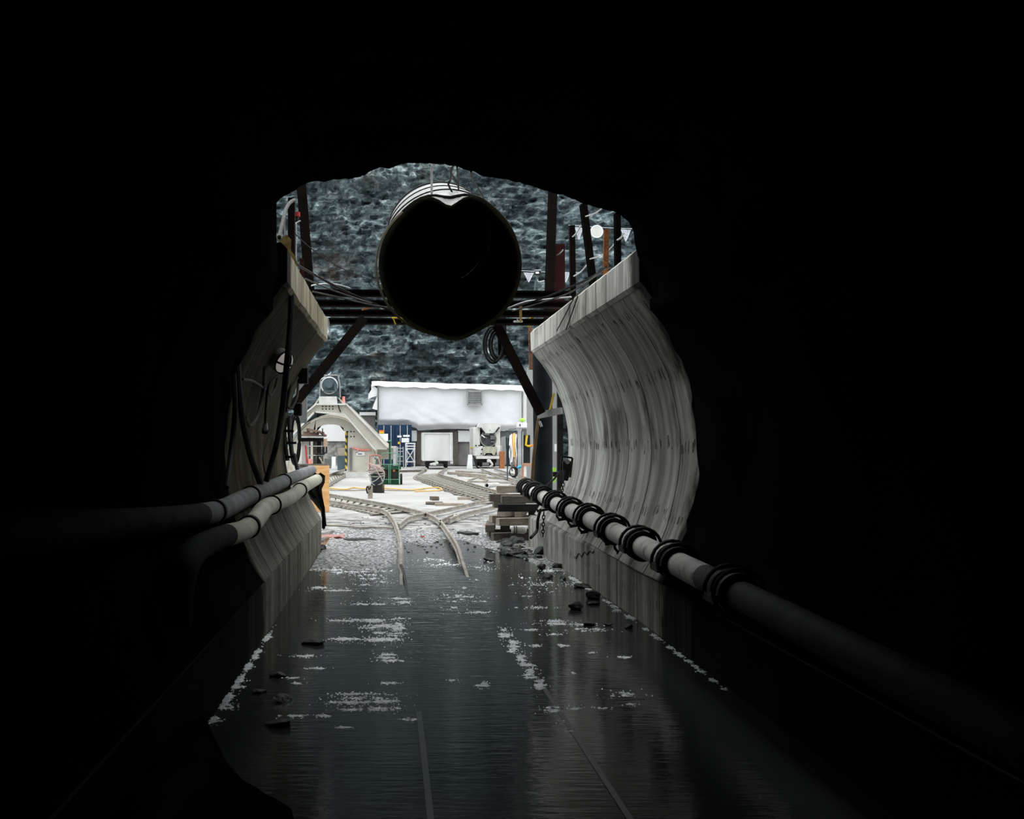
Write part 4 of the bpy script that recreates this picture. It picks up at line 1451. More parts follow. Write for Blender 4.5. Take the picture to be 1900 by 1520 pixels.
# cloth lying on the near end of the left wall top
bm = BM()
g = []
for i in range(9):
    row = []
    for j in range(7):
        a_ = P(lerp(523, 549, i / 8), lerp(452, 528, i / 8), lerp(9.7, 11.2, i / 8))
        t_ = j / 6
        row.append(bm.verts.new(a_ + Vector((0.05 - 0.16 * t_ + 0.015 * math.sin(i * 1.7 + j), 0, 0.06 - 0.15 * t_ * t_ + 0.02 * math.sin(i * 2.3 + j * 1.3)))))
    g.append(row)
for i in range(8):
    for j in range(6):
        bm.faces.new((g[i][j], g[i + 1][j], g[i + 1][j + 1], g[i][j + 1]))
bmesh.ops.solidify(bm, geom=bm.faces[:], thickness=0.02)
tag(obj('crumpled_cloth', bm, MT['fabric_olive'], smooth=True), 'crumpled olive cloth lying on near end of left wall top', 'cloth')
# black tarpaulin over the pipe ends and plywood board
bm = BM()
g = []
prof = [(595, 877), (603, 883), (602, 896), (598, 908), (600, 920), (602, 942), (603, 976)]
for i, (x, y) in enumerate(prof):
    row = []
    for j in range(8):
        t_ = j / 7
        q = P(lerp(x, x - (36, 40, 36, 30, 20, 6, 4)[i], t_) + 3 * math.sin(i * 1.3 + j * 1.9) * (i / 6), y + 8 * t_ + 2 * math.sin(j * 2.1), 17.4 + 0.5 * t_ * 0.3 + 0.04 * math.sin(j * 2.4 + i))
        row.append(bm.verts.new(q))
    g.append(row)
for i in range(len(prof) - 1):
    for j in range(7):
        bm.faces.new((g[i][j], g[i + 1][j], g[i + 1][j + 1], g[i][j + 1]))
bmesh.ops.solidify(bm, geom=bm.faces[:], thickness=0.03)
tag(obj('black_tarpaulin', bm, MT['fabric_black'], smooth=True), 'ragged black tarpaulin draped over left pipe ends', 'tarpaulin')
bm = BM()
Yp = G(600, 950).y
w0, w1 = P(572, 950, Yp), P(611, 864, Yp)
box(bm, ((w0.x + w1.x) / 2, Yp, w1.z / 2), (w1.x - w0.x, 0.04, w1.z))
tag(obj('plywood_board', bm, MT['plywood']), 'orange plywood board standing beyond end of left curb', 'board')
# ------------------------------------------------------------------ rails
def rail(bm, pts, h=0.085, w=0.036, n=6):
    pts = smooth_path([Vector(p) for p in pts], n)
    o = [(-w, 0), (w, 0), (w, 0.012), (0.012, 0.02), (0.012, h - 0.025), (w * 0.55, h - 0.02), (w * 0.5, h), (-w * 0.5, h), (-w * 0.55, h - 0.02), (-0.012, h - 0.025), (-0.012, 0.02), (-w, 0.012)]
    rows = []
    for i, p in enumerate(pts):
        d = (pts[min(i + 1, len(pts) - 1)] - pts[max(0, i - 1)])
        d.z = 0
        d.normalize()
        s = Vector((d.y, -d.x, 0))
        rows.append([bm.verts.new(p + s * x + Vector((0, 0, z))) for x, z in o])
    m = len(o)
    for a, b in zip(rows, rows[1:]):
        for k in range(m):
            bm.faces.new((a[k], a[(k + 1) % m], b[(k + 1) % m], b[k]))
    bm.faces.new(rows[0])
    bm.faces.new(rows[-1][::-1])

def GR(px, py, top=0.13):
    """ground point under a rail whose top is seen at the pixel"""
    p = G(px, py, top)
    p.z = 0.05
    return p

def rails(pxs, m, label, group=None, h=0.085, dip=False):
    bm = BM()
    pts = [GR(x, y, h + .05) for x, y in pxs]
    if dip:
        d_ = (pts[0] - pts[1]).normalized()
        pts = [pts[0] + d_ * 1.6 + Vector((0, 0, -0.15)), pts[0] + Vector((0, 0, -0.075))] + pts[1:]
    rail(bm, pts, h)
    return tag(obj('rail', bm, m), label, 'rail', group)

def wet(pts, label):
    bm = BM()
    rail(bm, [Vector((x, y, z)) for x, y, z in pts], 0.085, 0.03)
    return tag(obj('rail', bm, MT['rail_wet']), label, 'rail')
L0 = GR(744, 1040)
R0 = GR(862, 1040)
wet([(0.155, 3.5, -0.081), (0.145, 6.0, -0.081), (0.13, 8.2, -0.088), (0.12, 12.0, -0.088), (0.10, 13.8, -0.05), (L0.x, L0.y, 0.0)], 'left rail half drowned in the tunnel water')
wet([(1.03, 3.5, -0.081), (1.00, 6.0, -0.082), (0.96, 9.0, -0.086), (0.93, 12.0, -0.088), (0.91, 13.8, -0.088), (R0.x, R0.y, -0.07)], 'right rail half drowned in the tunnel water')
rails([(744, 1040), (743, 1000), (736, 975), (729, 961), (711, 945), (660, 936), (612, 928), (545, 917)], MT['rail'], 'left rail of track curving left out of the tunnel', dip=True)
rails([(858, 1030), (848, 1010), (832, 985), (817, 966), (793, 952), (755, 942), (700, 931), (612, 916), (545, 905)], MT['rail'], 'right rail of track curving left out of the tunnel', dip=True)
rails([(740, 972), (760, 958), (795, 950), (830, 943), (870, 934), (905, 927), (935, 921)], MT['rail'], 'diverging rail running right from left rail to timber cribbing')
rails([(833, 962), (862, 951), (900, 942), (938, 934)], MT['rail'], 'short diverging rail running right under the timber cribbing')
rails([(815, 968), (822, 962), (840, 954)], MT['rail'], 'short stub rail at the crossing right of tunnel track')
RA = [(905, 926), (880, 917), (840, 905), (805, 893), (775, 883), (778, 877), (792, 868)]
RB = [(960, 921), (925, 911), (880, 898), (845, 888), (815, 879), (818, 874), (830, 868)]
rails(RA, MT['rail'], 'left rail of curved track leading to white mine car')
rails(RB, MT['rail'], 'right rail of curved track leading to white mine car')
# sleepers of the two tracks
sl = None
def sleepers(A, B, n, over, label, group, bed):
    a = smooth_path([GR(*p) for p in A], 10)
    b = smooth_path([GR(*p) for p in B], 10)
    out = []
    def at(path, t):
        L = [0]
        for u, v in zip(path, path[1:]):
            L.append(L[-1] + (v - u).length)
        s = t * L[-1]
        k = min(max(j for j in range(len(L)) if L[j] <= s), len(path) - 2)
        return path[k].lerp(path[k + 1], (s - L[k]) / max(1e-6, L[k + 1] - L[k]))
    bmb = BM()
    prev = None
    for i in range(41):
        p, q = at(a, i / 40), at(b, i / 40)
        dd = (q - p).normalized()
        pts4 = [p - dd * (over + .12), p - dd * over, q + dd * over, q + dd * (over + .12)]
        v4 = []
        for w, zz in zip(pts4, (0.0, 0.022, 0.022, 0.0)):
            w = w.copy()
            w.z = zz
            v4.append(bmb.verts.new(w))
        if prev:
            for k in range(3):
                bmb.faces.new((prev[k], prev[k + 1], v4[k + 1], v4[k]))
        prev = v4
    tag(obj('track_ballast', bmb, MT['ballast'], kind='stuff'), bed, 'ballast')
    for i in range(n):
        t = (i + 0.5) / n
        p, q = at(a, t), at(b, t)
        d = (q - p).normalized()
        bm = BM()
        off = Vector((0, 0, -0.043))
        bar(bm, p - d * over + off, q + d * over + off, 0.13, 0.07)
        tag(obj('sleeper', bm, MT['sleeper']), label, 'sleeper', group)
sleepers(RA[:6], RB[:6], 28, 0.30, 'dusty sleeper under curved track leading to mine car', 'sleepers of the track to the mine car', 'dark ballast under curved track leading to mine car')
sleepers([(711, 945), (660, 936), (612, 928)], [(755, 942), (700, 931), (612, 916)], 11, 0.30, 'dusty sleeper under track curving left of the tunnel', 'sleepers of the left curving track', 'dark ballast under track curving left of the tunnel')
LA = [(596, 905), (618, 892), (640, 880)]
LB = [(612, 909), (632, 896), (655, 881)]
rails(LA, MT['rail'], 'left rail of far track running under the white arch')
rails([(560, 905), (600, 890), (626, 877), (640, 866)], MT['rail'], 'right rail of far track running under the white arch') if False else None
rails([(585, 892), (612, 880), (640, 870)], MT['rail'], 'far rail of track running under the white arch')
sleepers([(585, 892), (612, 880), (640, 870)], LA, 12, 0.25, 'dusty sleeper under far track below the white arch', 'sleepers under the white arch', 'dark ballast under far track below the white arch')
rails([(893, 869), (905, 874), (930, 882), (990, 900)], MT['rail'], 'left rail under the white locomotive curving right')
rails([(917, 869), (935, 874), (960, 881), (1000, 891)], MT['rail'], 'right rail under the white locomotive curving right')
# spare rails and tubes lying in the yard
for i, (a, b, r, m, lb) in enumerate((
        ((832, 880), (900, 886), .05, 'timber_pale', 'pale baulk with dark bolt holes lying between mine car and locomotive'),
        ((846, 876), (955, 884), .035, 'rail', 'long spare rail lying behind the pale baulk'),
        ((850, 884), (958, 892), .035, 'rail', 'long spare rail lying in front of the pale baulk'),
        ((870, 896), (985, 899), .03, 'rail', 'long thin bar lying near the white pipe stub'),
        ((742, 877), (790, 876), .05, 'timber', 'dark baulk lying left of the mine car'),
        ((706, 870), (776, 864), .04, 'rail', 'thin bar lying in front of the white scaffold frame'))):
    bm = BM()
    p, q = G(*a), G(*b)
    p.z = q.z = r + 0.01
    bar(bm, p, q, r * 2.4, r * 2)
    tag(obj('yard_bar', bm, MT[m]), lb, 'bar')
stub = thing('pipe_stub', 'short white pipe stub with dark end lying on the pale ground', 'pipe', G(912, 905))
Y_ = G(912, 905).y
bm = BM()
collar(bm, P(903, 901, Y_ - 0.3), P(923, 900, Y_ + 1.2), 0.06, 0.085, 20)
obj('pipe_body', bm, MT['white_paint'], stub, smooth=True)
bm = BM()
cyl(bm, P(905, 901, Y_ - 0.1), P(906, 901, Y_), 0.06, 16)
obj('dark_bore', bm, MT['black_steel'], stub)
# flat bits on the ground
def slab(px, py, w, d, h, m, label, name, cat, rz=0.0, z=0.0):
    bm = BM()
    c = G(px, py)
    box(bm, (c.x, c.y, z + h / 2), (w, d, h), Matrix.Rotation(rz, 3, 'Z'), bevel=min(h, w, d) * 0.12)
    return tag(obj(name, bm, MT[m]), label, cat)
slab(806, 937, 0.42, 0.5, 0.07, 'timber', 'lower flat timber block right of the crossing rails', 'timber_block', 'timber')
slab(806, 934, 0.18, 0.3, 0.10, 'timber', 'small timber block lying on lower block by the crossing', 'timber_block', 'timber', 0.2, 0.072)
slab(834, 939, 0.70, 0.14, 0.07, 'timber_pale', 'pale plank lying right of the timber blocks by the crossing', 'plank', 'plank', 0.05)
slab(862, 928, 0.36, 0.14, 0.08, 'timber_pale', 'short pale plank under the curved track by the diverging rail', 'plank', 'plank', 0.1)
slab(667, 1003, 0.45, 0.35, 0.025, 'black_steel', 'dark flat slab lying on muddy ground left of tunnel track', 'steel_slab', 'plate', 0.3)
slab(868, 993, 0.22, 0.4, 0.05, 'rubble', 'flat dark stone by the end of the right rail', 'flat_stone', 'stone', 0.4)
for px, py, w, d, lb in ((618, 998, 0.36, 0.5, 'pink rag trodden into mud at left end of wet floor'), (905, 977, 0.12, 0.25, 'bright red scrap of cloth left of the timber cribbing'), (783, 1000, .05, .12, 'tiny red scrap between the tunnel rails')):
    bm = BM()
    c = G(px, py)
    g = [[bm.verts.new(c + Vector(((i / 6 - .5) * w + .02 * math.sin(j * 2), (j / 4 - .5) * d + .05 * math.sin(i * 3), 0.02 + 0.022 * abs(math.sin(i * 2.1 + j * 1.7))))) for j in range(5)] for i in range(7)]
    for i in range(6):
        for j in range(4):
            bm.faces.new((g[i][j], g[i + 1][j], g[i + 1][j + 1], g[i][j + 1]))
    bmesh.ops.solidify(bm, geom=bm.faces[:], thickness=0.008)
    tag(obj('rag', bm, MT['rag_pink' if 'pink' in lb else 'red'], smooth=True), lb, 'rag')
def ground_hose(pxs, r, m, label):
    bm = BM()
    tube(bm, smooth_path([G(x, y) + Vector((0, 0, r + 0.012)) for x, y in pxs], 6), r, 7)
    return tag(obj('ground_hose', bm, MT[m], smooth=True), label, 'hose')
ground_hose([(612, 908), (640, 910), (655, 907), (680, 909), (715, 908), (760, 911), (790, 908), (812, 907), (820, 911), (800, 913), (770, 914)], .022, 'tan', 'yellowish hose lying across pale ground in front of hose trolley')
ground_hose([(612, 911), (650, 912), (690, 911), (740, 912), (790, 912)], .018, 'timber_pale', 'pale hose lying beside yellowish hose across the ground')
ground_hose([(870, 893), (885, 889), (905, 892), (888, 896), (868, 895)], .03, 'timber_pale', 'pale loop of hose lying among the spare rails')
ground_hose([(604, 978), (640, 979), (670, 982), (690, 981), (730, 983)], .02, 'rail', 'muddy bar of hose lying across the mud left of tunnel track')

# ------------------------------------------------------------------ timber cribbing under the dark pile
def timber(x0, x1, layer, Y, m, label, yaw=0.0, along='x', w=0.15):
    """along x: pixel columns x0..x1 of its front; along y: x0 is the middle column, x1 the length"""
    z = 0.01 + 0.12 * layer + 0.06
    bm = BM()
    if along == 'x':
        a, b = P(x0, 900, Y), P(x1, 900, Y)
        L_ = (b.x - a.x)
        b = a + Vector((L_ * math.cos(yaw), L_ * math.sin(yaw), 0))
    else:
        a = P(x0, 900, Y)
        b = a + Vector((x1 * math.sin(yaw), x1 * math.cos(yaw), 0))
    a.z = b.z = z
    bar(bm, a, b, w, 0.118, bevel=0.008)
    return tag(obj('cribbing_timber', bm, MT[m]), label, 'timber', 'cribbing timbers below the dark pile')
timber(913, 990, 0, 18.9, 'timber', 'lowest front timber of cribbing resting among the rubble', 0.25)
timber(905, 985, 0, 19.6, 'timber', 'lowest rear timber of cribbing, poking out left', 0.22)
timber(909, 1.1, 1, 19.0, 'timber', 'dark timber end near bottom left of cribbing beside red scrap', 0.1, 'y')
timber(937, 1.1, 1, 19.1, 'black_steel', 'blackened timber end left of the canvas roll in cribbing', 0.1, 'y')
timber(990, 1.1, 1, 18.8, 'timber', 'timber end right of the canvas roll in cribbing', 0.1, 'y')
timber(923, 1004, 2, 18.8, 'timber_pale', 'long pale-topped timber in lower middle of cribbing', 0.30)
timber(910, 985, 2, 19.5, 'timber_pale', 'pale timber of cribbing middle poking out farthest left', 0.30)
timber(930, 1.2, 3, 19.1, 'timber_pale', 'pale timber end in middle left of cribbing', 0.45, 'y')
timber(962, 1.0, 3, 19.0, 'timber_pale', 'pale upright-looking timber end in middle of cribbing', 0.2, 'y', 0.12)
timber(990, 1.0, 3, 18.8, 'black_steel', 'black timber end at right in middle of cribbing', 0.1, 'y')
timber(924, 1014, 4, 18.6, 'black_steel', 'black baulk lying across cribbing right under the white pipe', -0.10)
timber(915, 975, 4, 19.6, 'timber', 'timber lying behind black baulk of cribbing', 0.1)
timber(908, 985, 5, 19.3, 'timber', 'long top timber of cribbing, ending left beyond black baulk', 0.08)
timber(930, 1004, 5, 18.75, 'timber', 'top front timber of cribbing directly under dark pile', 0.05)
timber(921, 964, 6, 19.7, 'timber_pale', 'topmost short pale timber of cribbing', 0.05, w=0.12)
bag = thing('canvas_roll', 'pale strapped canvas roll tucked into lower cribbing', 'roll', P(962, 990, 18.7))
bm = BM()
tube(bm, [P(949, 984, 18.7), P(953, 983.5, 18.7), P(960, 983.5, 18.7), P(972, 984, 18.7), P(977, 984.5, 18.7)], lambda t: 0.058 * (1 - 0.5 * max(0, t - 0.8) / 0.2 - 0.2 * max(0, .1 - t) / .1), 14)
obj('roll', bm, MT['sandbag'], bag, smooth=True)
for x in (954, 958):
    bm = BM()
    ring(bm, P(x, 983.5, 18.7), (1, 0, 0), 0.059, 0.007, 16, 6)
    obj('strap', bm, MT['black_rubber'], bag)

# ------------------------------------------------------------------ loose rocks
rng = random.Random(11)
n_r = 0
spots = []
for i in range(105):
    t = rng.random()
    px = lerp(925, 1035, t) + rng.uniform(-12, 10)
    lo = lerp(992, 1012, t)
    py = rng.uniform(lo, lerp(1030, 1046, t))
    if px > 735 + (py - 812) * 1.21 - 8:
        px = 735 + (py - 812) * 1.21 - 8 - rng.uniform(0, 30)
    spots.append((px, py, rng.choice((6, 7, 8, 10, 12, 15, 19)) * rng.uniform(.8, 1.2), rng.uniform(.3, .75)))
for px, py, w, fl_ in spots:
    c = G(px, py)
    s = w / F_PX * c.y
    bm = BM()
    rock(bm, (c.x, c.y, s * fl_ * 0.28), (s, s * rng.uniform(.8, 1.6), s * fl_), rng, 2)
    tag(obj('rubble_stone', bm, MT['rubble' if rng.random() < .7 else 'palerock']), 'broken wet stone in the rubble heap at foot of right curb', 'stone', 'rubble heap at the right curb')
    n_r += 1
for px, py, w, fl_, lb in ((1003, 1030, 22, .8, 'largest dark boulder leaning on right curb below the chain'), (1068, 1131, 22, .7, 'dark rock standing in water, left of the pair by right curb'),
                           (1101, 1112, 20, .9, 'pointed dark rock in water nearest the right curb'), (1102, 1122, 16, .5, 'low dark rock just in front of pointed rock in water'),
                           (1007, 1057, 14, .8, 'small round dark rock in water beyond the standing rocks'), (1014, 1073, 18, .4, 'flat dark rock beside white froth near right curb'),
                           (1045, 1075, 12, .6, 'small stone in froth right of the flat dark rock'), (1092, 1160, 18, .3, 'low dark rock in front of the standing dark rocks'),
                           (1128, 1160, 14, .35, 'small low rock in water at far right'), (1165, 1166, 14, .6, 'lone pale-edged stone in water at far right, before the curb'), (1034, 1054, 20, .5, 'stone lying against right curb beyond the froth'), (1084, 1090, 30, .22, 'thin flat slab in froth beside right curb'),
                           (907, 1040, 16, .3, 'lone flat stone in water right of tunnel track'), (578, 1195, 36, .25, 'dark flat stone in water left of the froth'), (515, 1255, 26, .35, 'dark stone in water near left curb, farther one'),
                           (527, 1302, 38, .3, 'long dark stone in water near left curb'), (518, 1345, 40, .3, 'nearest dark stone in water at left'), (482, 1285, 24, .3, 'small slanted stone with white edge by left curb froth'),
                           (593, 1022, 20, .7, 'dark broken slab against the end of left curb')):
    c = G(px, py)
    s = w / F_PX * c.y
    bm = BM()
    rock(bm, (c.x, c.y, s * fl_ * 0.32), (s, s * 1.2, s * fl_), rng, 3)
    tag(obj('loose_rock', bm, MT['rubble']), lb, 'rock')
# small stones strewn over the muddy band
bm = BM()
for i in range(900):
    px = rng.uniform(604, 1000)
    py = rng.triangular(945, 1030, 990)
    if px > 735 + (py - 812) * 1.27 - 10 or px < 735 - (py - 812) * 0.66 + 6:
        continue
    c = G(px, py)
    s = rng.choice((1.5, 2, 2, 3, 3, 4, 6)) / F_PX * c.y
    t = bmesh.new()
    bmesh.ops.create_icosphere(t, subdivisions=1, radius=0.5)
    vm = {v: bm.verts.new(c + Vector((v.co.x * s * rng.uniform(.8, 1.3), v.co.y * s * 1.4, v.co.z * s * .55 + s * .1))) for v in t.verts}
    for f in t.faces:
        bm.faces.new([vm[v] for v in f.verts])
    t.free()
o = obj('gravel', bm, MT['grit'], kind='stuff')
tag(o, 'dark gravel strewn over the muddy ground outside the tunnel', 'gravel')

# ------------------------------------------------------------------ froth on the water, with sky glints painted as pale flecks
patches = [(660, 1040, 70, 22, 160), (690, 1068, 55, 14, 120), (600, 1092, 40, 4, 60), (620, 1052, 40, 14, 140), (648, 1094, 42, 4, 40), (700, 1113, 55, 6, 60), (745, 1120, 18, 5, 36),
           (655, 1150, 60, 5, 60), (700, 1160, 60, 12, 120), (738, 1165, 22, 20, 90), (640, 1190, 60, 6, 90), (705, 1186, 40, 12, 110), (555, 1218, 46, 3, 34), (720, 1222, 35, 8, 60), (590, 1241, 28, 2, 14),
           (545, 1259, 16, 2, 10), (560, 1268, 20, 2, 10), (730, 1268, 22, 3, 16), (645, 1303, 55, 14, 110), (705, 1308, 55, 12, 100), (535, 1333, 26, 3, 16), (603, 1328, 15, 6, 16), (752, 1335, 16, 4, 12),
           (632, 1349, 20, 3, 8), (632, 1287, 40, 4, 14), (897, 1272, 20, 7, 30), (848, 1262, 20, 4, 8), (866, 1137, 36, 3, 30), (850, 1108, 55, 26, 60), (800, 1045, 55, 12, 60), (905, 1050, 40, 12, 26),
           (480, 1180, 9, 12, 70), (466, 1212, 14, 10, 80), (452, 1236, 20, 8, 90), (430, 1265, 24, 16, 170), (408, 1302, 26, 16, 170), (388, 1336, 16, 8, 60),
           (938, 1178, 12, 12, 70), (952, 1200, 10, 14, 70), (968, 1222, 10, 14, 70), (984, 1246, 10, 14, 70), (1000, 1270, 11, 13, 70), (1024, 1320, 20, 7, 44), (1040, 1340, 10, 5, 6), (1060, 1355, 8, 3, 5),
           (1000, 1158, 46, 3, 60), (1030, 1152, 34, 4, 50), (990, 1168, 30, 2, 20), (1075, 1160, 34, 3, 28), (1110, 1170, 50, 6, 22), (1032, 1178, 18, 2, 10), (998, 1198, 15, 5, 18), (1040, 1198, 16, 3, 14), (1100, 1212, 8, 4, 6),
           (1155, 1219, 30, 2, 14), (1165, 1287, 45, 7, 22), (1066, 1311, 20, 3, 16), (1110, 1314, 30, 1, 10), (1168, 1309, 14, 3, 8), (1068, 1249, 6, 3, 4),
           (1000, 1085, 50, 20, 50), (1080, 1075, 36, 12, 90), (1120, 1092, 26, 10, 60), (1000, 1128, 40, 8, 22), (1150, 1122, 20, 10, 40), (1188, 1145, 22, 9, 30), (1218, 1168, 10, 5, 8),
           (1236, 1184, 9, 6, 20), (1255, 1200, 10, 6, 22), (1274, 1212, 12, 6, 30), (1297, 1230, 12, 7, 24), (1320, 1246, 12, 7, 24), (1345, 1263, 12, 6, 16), (1364, 1277, 8, 4, 10), (1015, 1060, 30, 8, 40)]
rng = random.Random(5)
bm = BM()
def fleck(qx, qy, wpx, hpx):
    l0, l1 = 735 - (qy - 812) * 0.655, 735 + (qy - 812) * (min(2.19, 2.26 - (3630 / (qy - 812) - 8) * 0.024) / 1.65 - 0.012)
    if qx < l0 - 40 or qx > l1 + 40:
        return
    if qx < l0:
        qx = l0 + rng.uniform(0, 8)
    if qx > l1:
        qx = l1 - rng.uniform(0, 9)
    c = G(qx, qy)
    w = wpx / F_PX * c.y * 0.5
    d = min(0.5 * hpx * c.y * c.y / 3630, 0.14)
    h = min(rng.uniform(0.002, 0.006) + 0.12 * min(w, d), 0.014)
    k = 7
    base = [bm.verts.new((c.x + w * math.cos(6.283 * j / k) * rng.uniform(.5, 1.25), c.y + d * math.sin(6.283 * j / k) * rng.uniform(.5, 1.25), 0.0005)) for j in range(k)]
    top = bm.verts.new((c.x + w * rng.uniform(-.4, .4), c.y + d * rng.uniform(-.4, .4), h))
    for j in range(k):
        bm.faces.new((base[j], base[(j + 1) % k], top))
for px, py, hw, hh, n in patches:
    lines = [(px + rng.gauss(0, .3) * hw, py + rng.gauss(0, .5) * hh, rng.uniform(.15, .55) * hw) for _ in range(max(1, int(hh / 2.2)))]
    near = max(0.4, (py - 812) / 480)
    for i in range(int(n * 2.4)):
        lx, ly, lw = rng.choice(lines)
        s = rng.random()
        if s < .62:
            fleck(lx + rng.gauss(0, 1) * lw, ly + rng.gauss(0, 1.0 + .06 * hh), rng.uniform(1.5, 5) * near * 1.2, rng.uniform(.8, 2.2) * near * 1.2)
        elif s < .80:
            fleck(lx + rng.gauss(0, .7) * lw, ly + rng.gauss(0, .5), rng.uniform(6, 20) * near, rng.uniform(1.5, 3.4) * near)
        else:
            fleck(px + rng.gauss(0, .6) * hw, py + rng.gauss(0, .6) * hh, rng.uniform(1.2, 4) * near * 1.2, rng.uniform(.8, 1.9) * near * 1.2)
o = obj('froth', bm, MT['froth_glint'], kind='stuff')
tag(o, 'pale froth specks and painted sky glints on the dark tunnel water', 'froth')
# dark bank of muck on the left in the foreground
bm = BM()
g = []
edge = [(-1.1, 7.6), (-1.12, 6.95), (-1.02, 6.6), (-0.85, 6.0), (-0.66, 5.55), (-0.45, 5.25), (-0.40, 4.9), (-0.42, 4.3), (-0.35, 3.0)]
for i, (ex, ey) in enumerate(edge):
    row = []
    for j in range(9):
        t = j / 8
        x = lerp(ex, min(ex, -1.09) - 0.01, t) if ex > -1.1 else lerp(ex, -1.11, t)
        z = -0.01 + 0.22 * (1 - (1 - t) ** 2) * min(1.0, (ex + 1.14) * 3 + 0.1) + 0.02 * fbm(Vector((x * 4, ey * 4, 2)), 3) * (1 if j else 0)
        row.append(bm.verts.new((x, ey, z)))
    g.append(row)
for i in range(len(edge) - 1):
    for j in range(8):
        bm.faces.new((g[i][j], g[i + 1][j], g[i + 1][j + 1], g[i][j + 1]))
bmesh.ops.subdivide_edges(bm, edges=bm.edges[:], cuts=2, use_grid_fill=True)
for v in bm.verts:
    v.co.z += 0.02 * fbm(v.co * 7, 3)
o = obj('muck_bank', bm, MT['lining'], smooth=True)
o['kind'] = 'stuff'
tag(o, 'black bank of muck along left curb in the foreground', 'muck')
# ------------------------------------------------------------------ white steel arch with fan
YA = 50.0
def A(px, py, y=0.0):
    p = P(px, py, YA)
    p.y += y
    return p
def A2(px, py):
    p = P(px, py, YA)
    return (p.x, p.z)
arch = thing('steel_arch', 'big cream steel arch with sloping truss and fan on top in the yard', 'gantry', Vector((A(613, 883).x, YA, 0.0)))
ZG = CAM_H * F_PX / YA          # pixels from horizon to ground at that distance
GY = CY + ZG
cx_a = 613
def ring_outline(x_in, r_side):
    """right-hand half of the front plate, in pixels: straight inner jamb, curved outer edge"""
    outer = [(613, 774), (626, 775), (640, 779), (654, 787), (668, 800), (680, 815), (690, 832), (696, 850), (699, 868), (700, GY)]
    inner = [(645, GY), (645, 801), (638, 800), (637, 794), (630, 790), (622, 788), (613, 787.5)]
    return outer + inner
r_half = ring_outline(645, 1)
for s in (1, -1):
    bm = BM()
    o_ = [((cx_a + s * (x - cx_a)), y) for x, y in r_half]
    pts = [A2(x, y) for x, y in o_]
    plate(bm, pts if s == 1 else pts[::-1], YA, YA + 0.25)
    obj('front_plate', bm, MT['cream'], arch)
# drum skin behind the front plate
bm = BM()
oc = [(700, GY), (699, 868), (696, 850), (690, 832), (680, 815), (668, 800), (654, 787), (640, 779), (626, 775), (613, 774)]
full = oc + [(2 * cx_a - x, y) for x, y in oc[-2::-1]]
prev = None
for x, y in full:
    p0, p1 = A(x, y, 0.2), A(cx_a + (x - cx_a) * 1.06, CY + (y - CY) * 1.05 - 7, 3.2)
    p1.z = max(p1.z, 0)
    v = (bm.verts.new(p0), bm.verts.new(p1))
    if prev:
        bm.faces.new((prev[0], prev[1], v[1], v[0]))
    prev = v
bmesh.ops.solidify(bm, geom=bm.faces[:], thickness=0.05)
obj('drum_skin', bm, MT['cream'], arch, smooth=True)
bm = BM()
pts = [A(x, y - 2.5, -0.05) for x, y in full]
for a_, b_ in zip(pts, pts[1:]):
    bar(bm, a_, b_, 0.30, 0.03)
obj('ring_flange', bm, MT['cream'], arch)
# truss frame: sloping legs and the flat head
bm = BM()
hd = [(588, 752), (643, 752), (650, 757), (718, 829), (718, 834), (697, 834), (641, 770), (588, 765), (583, 766), (541, 812), (530, 810), (530, 800)]
plate(bm, [A2(x, y) for x, y in hd], YA - 0.45, YA - 0.15)
obj('truss_web', bm, MT['cream'], arch)
bm = BM()
for a_, b_ in (((588, 751), (644, 751)), ((644, 751), (719, 829)), ((588, 751), (530, 799)), ((641, 770), (697, 835)), ((588, 765), (641, 770)), ((584, 766), (541, 812))):
    bar(bm, A(*a_, -0.4), A(*b_, -0.4), 0.5, 0.06)
obj('truss_flange', bm, MT['white_paint'], arch)
bm = BM()
bar(bm, A(648, 755, 0.8), A(722, 828, 0.8), 0.25, 0.10)
obj('rear_truss', bm, MT['cream'], arch)
for (x, y) in [(600 + 6.2 * i, 755 + 4.6 * j) for i in range(4) for j in range(2)] + [(645 + 6 * i, 801 + 9.3 * j) for i in range(3) for j in range(2)]:
    bm = BM()
    yy = -0.47 if y < 765 else -0.02
    cyl(bm, A(x, y, yy), A(x, y, yy + 0.05), 0.03, 8)
    obj('bolt', bm, MT['black_steel'], arch)
bm = BM()
box(bm, A(610, 744, -0.3), (0.75, 0.7, 0.32), bevel=0.02)
obj('pedestal', bm, MT['white_paint'], arch)
bm = BM()
bar(bm, A(594, 738, -.2), A(583, 754, -.2), 0.06, 0.06)
bar(bm, A(628, 738, -.2), A(640, 752, -.2), 0.06, 0.06)
obj('strut', bm, MT['cream'], arch)
bm = BM()
box(bm, A(642, 838, -0.03), (0.07, 0.05, 1.65))
obj('hazard_edge', bm, MT['hazard'], arch)
bm = BM()
box(bm, A(651, 852, -0.06), (0.11, 0.06, 0.95))
o_ = obj('cable_duct', bm, MT['slate_panel'], arch)
bm = BM()
box(bm, A(669, 842, -0.03), (0.36, 0.02, 0.16))
sg = obj('notice_sign', bm, MT['sign'], arch)
bm = BM()
box(bm, A(668, 842.5, -0.045), (0.16, 0.012, 0.035))
box(bm, A(662, 839.5, -0.045), (0.10, 0.012, 0.02))
obj('green_bar', bm, MT['green'], sg)
bm = BM()
tube(bm, smooth_path([A(655, 831, -.05), A(664, 833, -.06), A(672, 835, -.06), A(680, 835, -.06), A(687, 834, -.05)], 4), 0.04, 6)
tube(bm, [A(664, 831, -.06), A(664, 837, -.06)], 0.03, 6)
obj('red_cord', bm, MT['pink'], arch)
